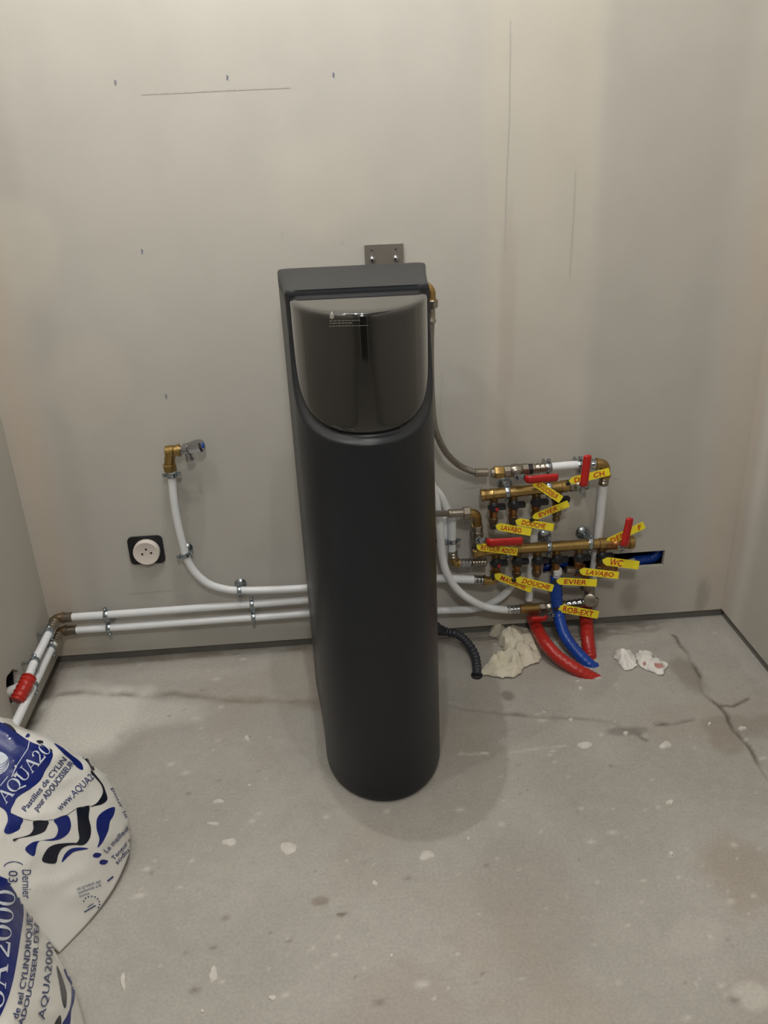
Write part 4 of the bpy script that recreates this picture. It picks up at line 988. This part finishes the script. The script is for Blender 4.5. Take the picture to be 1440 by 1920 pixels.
# roman capitals drawn from strokes: ((x0,y0),(x1,y1),weight)
def ell(cx, cy, rx, ry, thin, thick, a0=0, a1=360, n=28):
    o, i_ = [], []
    for k in range(n+1):
        a = math.radians(a0+(a1-a0)*k/n); w_ = thin+(thick-thin)*abs(math.cos(a))
        o.append((cx+rx*math.cos(a), cy+ry*math.sin(a))); i_.append((cx+(rx-w_)*math.cos(a), cy+(ry-thin)*math.sin(a)))
    return (o+i_, [(k, k+1, n+2+k, n+1+k) for k in range(n)])
def stroke(a, b, w_):
    d = Vector((b[0]-a[0], b[1]-a[1])).normalized(); n = Vector((-d.y, d.x))*w_/2
    return ([(a[0]-n.x, a[1]-n.y), (b[0]-n.x, b[1]-n.y), (b[0]+n.x, b[1]+n.y), (a[0]+n.x, a[1]+n.y)], [(0, 1, 2, 3)])
GL = {'A': (.86, [stroke((.08, 0), (.43, 1), .06), stroke((.43, 1), (.76, 0), .15), stroke((.2, .36), (.62, .36), .05), stroke((-.02, .02), (.2, .02), .05), stroke((.6, .02), (.9, .02), .05)]),
      'Q': (.98, [ell(.45, .5, .45, .5, .05, .15), stroke((.42, .06), (.95, -.24), .1)]),
      'U': (.86, [stroke((.14, 1), (.14, .32), .14), stroke((.7, 1), (.7, .32), .06), ell(.405, .34, .335, .34, .06, .12, 180, 360, 16), stroke((0, .98), (.3, .98), .05), stroke((.58, .98), (.84, .98), .05)]),
      '2': (.62, [ell(.27, .72, .25, .28, .05, .13, -35, 170, 16), stroke((.44, .52), (.05, .06), .09), stroke((.02, .06), (.56, .06), .12), stroke((.54, .0), (.56, .24), .05)]),
      '0': (.66, [ell(.29, .5, .29, .5, .045, .13)]), ' ': (.3, [])}
def roman(s, p, q, h, conv):
    (p, q) = conv([p, q]); h *= .18056; adv = [GL[c][0] for c in s]; tot = sum(adv); d = Vector((q[0]-p[0], q[1]-p[1])); n = Vector((d.y, -d.x)).normalized()*h
    out = []; x0 = 0
    for c in s:
        for v, f in GL[c][1]:
            out.append(([(p[0]+d.x*(x0+x)/tot+n.x*y, p[1]+d.y*(x0+x)/tot+n.y*y) for x, y in v], f))
        x0 += GL[c][0]
    return out
E1, E2, E3 = .0007, .0013, .0019
blue1 = [outline(sm=True, pts=c1([(-80, 130), (0, 190), (60, 215), (160, 290), (300, 385), (430, 440), (520, 480), (548, 530), (520, 610), (470, 690), (420, 790), (330, 870), (190, 960), (150, 1020), (112, 1130), (235, 1190), (215, 1260), (190, 1310), (90, 1350), (40, 1320), (80, 1210), (60, 1120), (0, 1070), (-80, 1040)])),
         outline(sm=True, pts=c1([(560, 1205), (690, 1155), (735, 1240), (715, 1330), (640, 1395), (540, 1420), (420, 1420), (380, 1470), (350, 1580), (260, 1510), (330, 1440), (440, 1415), (560, 1390), (600, 1320), (590, 1260)])),
         outline(sm=True, pts=c1([(1010, 1180), (1080, 1110), (1185, 1070), (1180, 1150), (1140, 1220), (1120, 1320), (1060, 1440), (1010, 1490), (1030, 1400), (1000, 1290)])),
         outline(sm=True, pts=c1([(640, 1645), (670, 1560), (740, 1500), (850, 1490), (915, 1505), (780, 1530), (720, 1570)])),
         outline(sm=True, pts=c1([(560, 410), (640, 450), (740, 530), (840, 610), (860, 685), (800, 660), (720, 570), (640, 500)])),
         outline(sm=True, pts=c1([(960, 1575), (990, 1545), (1050, 1555), (1030, 1590), (985, 1595)])), outline(sm=True, pts=c1([(1030, 1640), (1060, 1615), (1120, 1630), (1090, 1665), (1045, 1665)])),
         outline(sm=True, pts=c1([(262, 345), (285, 310), (308, 320), (300, 345)]))]
decals(bv1, blue1, 'blue_print', 'inkblue', f1, E1, sub=5)
blk1 = [outline(sm=True, pts=c1([(350, 1215), (495, 1215), (490, 1270), (450, 1330), (330, 1372), (200, 1395), (150, 1425), (136, 1402), (250, 1376), (315, 1345), (345, 1290)])),
        outline(sm=True, pts=c1([(795, 1085), (860, 1074), (925, 1065), (918, 1180), (942, 1290), (930, 1390), (870, 1462), (785, 1458), (820, 1400), (808, 1300), (800, 1180)])),
        outline(sm=True, pts=c1([(785, 1442), (860, 1462), (720, 1468), (640, 1502), (600, 1570), (570, 1655), (435, 1630), (485, 1510), (560, 1462), (660, 1446)])),
        outline(sm=True, pts=c1([(945, 690), (1000, 750), (1060, 830), (1090, 900), (1112, 990), (1060, 1040), (980, 1060), (930, 1068), (1000, 1030), (1050, 960), (1065, 900), (1040, 830), (980, 760), (945, 730)])),
        outline(sm=True, pts=c1([(780, 500), (860, 535), (940, 605), (978, 680), (950, 685), (900, 600)])), outline(sm=True, pts=c1([(375, 385), (440, 385), (455, 425), (540, 480), (520, 488), (420, 425)])),
        outline(sm=True, pts=c1([(30, 195), (110, 225), (165, 285), (150, 290), (80, 235)]))]
ed_ = []
ed = [(120, 1140), (230, 1190), (330, 1212), (430, 1217), (560, 1200), (700, 1150), (800, 1080), (930, 1055)]
for a, b_ in zip(ed[:-1], ed[1:]): ed_.append(line_poly(*c1([a, b_]), .9))
decals(bv1, blk1[:7], 'black_print', 'inkdark', f1, E1*1.3, sub=5)
decal(bv1, ed_, 'panel_outline', 'inkdark', f1, E1*1.3, sub=5)
wh = roman('AQUA20', (60, 1040), (545, 470), 135, c1)
arcp = [(120, 760), (170, 640), (230, 550), (285, 470), (305, 380)]
for a, b_ in zip(arcp[:-1], arcp[1:]): wh.append(line_poly(*c1([a, b_]), 1.5))
wh.append(line_poly(*c1([(0, 850), (80, 755)]), 1.4))
wh.append(outline(sm=True, pts=c1([(-60, 500), (0, 500), (60, 530), (95, 590), (80, 660), (30, 715), (-60, 740)])))
decal(bv1, wh, 'white_lettering', 'inkwhite', f1, E2, sub=5)
sh = []
for o_ in (0, 45, 90, 130):
    pp = [(-40, 640+o_*.7), (20, 630+o_*.6), (60, 600+o_*.5), (92, 560+o_*.3)]
    for a, b_ in zip(pp[:-1], pp[1:]): sh.append(line_poly(*c1([a, b_]), 1.0))
decal(bv1, sh, 'shell_lines', 'inkblue', f1, E3, sub=5)
nv1 = [txt('Pastilles de CYLIN', (265, 1120), (690, 580), 58, c1, .012), txt('pour ADOUCISSEUR', (385, 1115), (770, 620), 62, c1, .015), txt('www.AQUA2', (625, 1115), (975, 770), 75, c1),
       txt('Le meilleur', (1105, 1550), (1345, 1290), 50, c1, .01), txt('Teneur en', (1180, 1625), (1390, 1390), 46, c1, .01), txt('sodium', (1215, 1670), (1390, 1470), 46, c1, .01),
       txt('ce produit est', (800, 385), (1045, 300), 34, c2), txt('conforme a la', (812, 425), (1050, 340), 34, c2), txt('norme', (825, 460), (925, 425), 30, c2),
       txt('Dernier', (235, 165), (215, 480), -90, c2) if False else txt('Dernier', (225, 170), (230, 470), 95, c2), txt('03', (85, 180), (85, 300), 95, c2),
       txt('pour le', (1150, 880), (1300, 1190), 34, c1)]
for k in range(9):
    a = math.radians(200+k*24); x, y = 945+math.cos(a)*85, 520+math.sin(a)*75
    nv1.append(outline(sm=True, pts=c2([(x-8, y), (x, y-9), (x+8, y), (x, y+9)])))
nv1 += [line_poly(*c2([(870, 610), (990, 540)]), 2.2), line_poly(*c2([(905, 560), (965, 520)]), 1.4), line_poly(*c2([(1112, 290), (1172, 240)]), 3)]
for k in range(8):
    a, b_ = math.pi*(1.05+.1*k), math.pi*(1.05+.1*(k+1))
    nv1.append(line_poly(*c2([(140+math.cos(a)*105, 150+math.sin(a)*62), (140+math.cos(b_)*105, 150+math.sin(b_)*62)]), 1.6))
decals(bv1, nv1[:12], 'navy_lettering', 'inknavy', f1, E2, sub=6)
decal(bv1, nv1[12:], 'navy_emblem', 'inknavy', f1, E2, sub=6)['kind'] = 'stuff'
decals(bv2, [outline(sm=True, pts=c2([(-120, 200), (0, 240), (100, 285), (180, 350), (220, 450), (240, 580), (235, 700), (215, 830), (190, 1000), (160, 1180), (130, 1330), (80, 1500), (0, 1690), (-120, 1900)])),
            outline(sm=True, pts=c2([(585, 925), (640, 1000), (720, 1150), (750, 1280), (775, 1440), (765, 1540), (735, 1640), (720, 1780), (640, 1780), (690, 1690), (735, 1560), (738, 1380), (690, 1290), (640, 1150), (600, 1020)]))], 'blue_print', 'inkblue', f2, E1, sub=6)
decals(bv2, [outline(sm=True, pts=c2([(585, 1170), (640, 1280), (690, 1460), (680, 1600), (650, 1570), (620, 1380)])), outline(sm=True, pts=c2([(500, 800), (545, 860), (540, 890), (510, 830)])), outline(sm=True, pts=c2([(560, 1780), (620, 1680), (630, 1780)]))], 'black_print', 'inkdark', f2, E1, sub=6)
decal(bv2, roman('UA 2000', (25, 1640), (160, 375), 200, c2), 'white_lettering', 'inkwhite', f2, E2, sub=6)
decals(bv2, [txt('de sel CYLINDRIQUES', (178, 1725), (332, 615), 62, c2, .012, mid=(292, 1170)), txt("ADOUCISSEUR D'EAU", (225, 1800), (392, 625), 52, c2, .015, mid=(368, 1190)), txt('AQUA2000', (455, 1730), (548, 925), 72, c2, mid=(518, 1320))], 'navy_lettering', 'inknavy', f2, E2, sub=6)
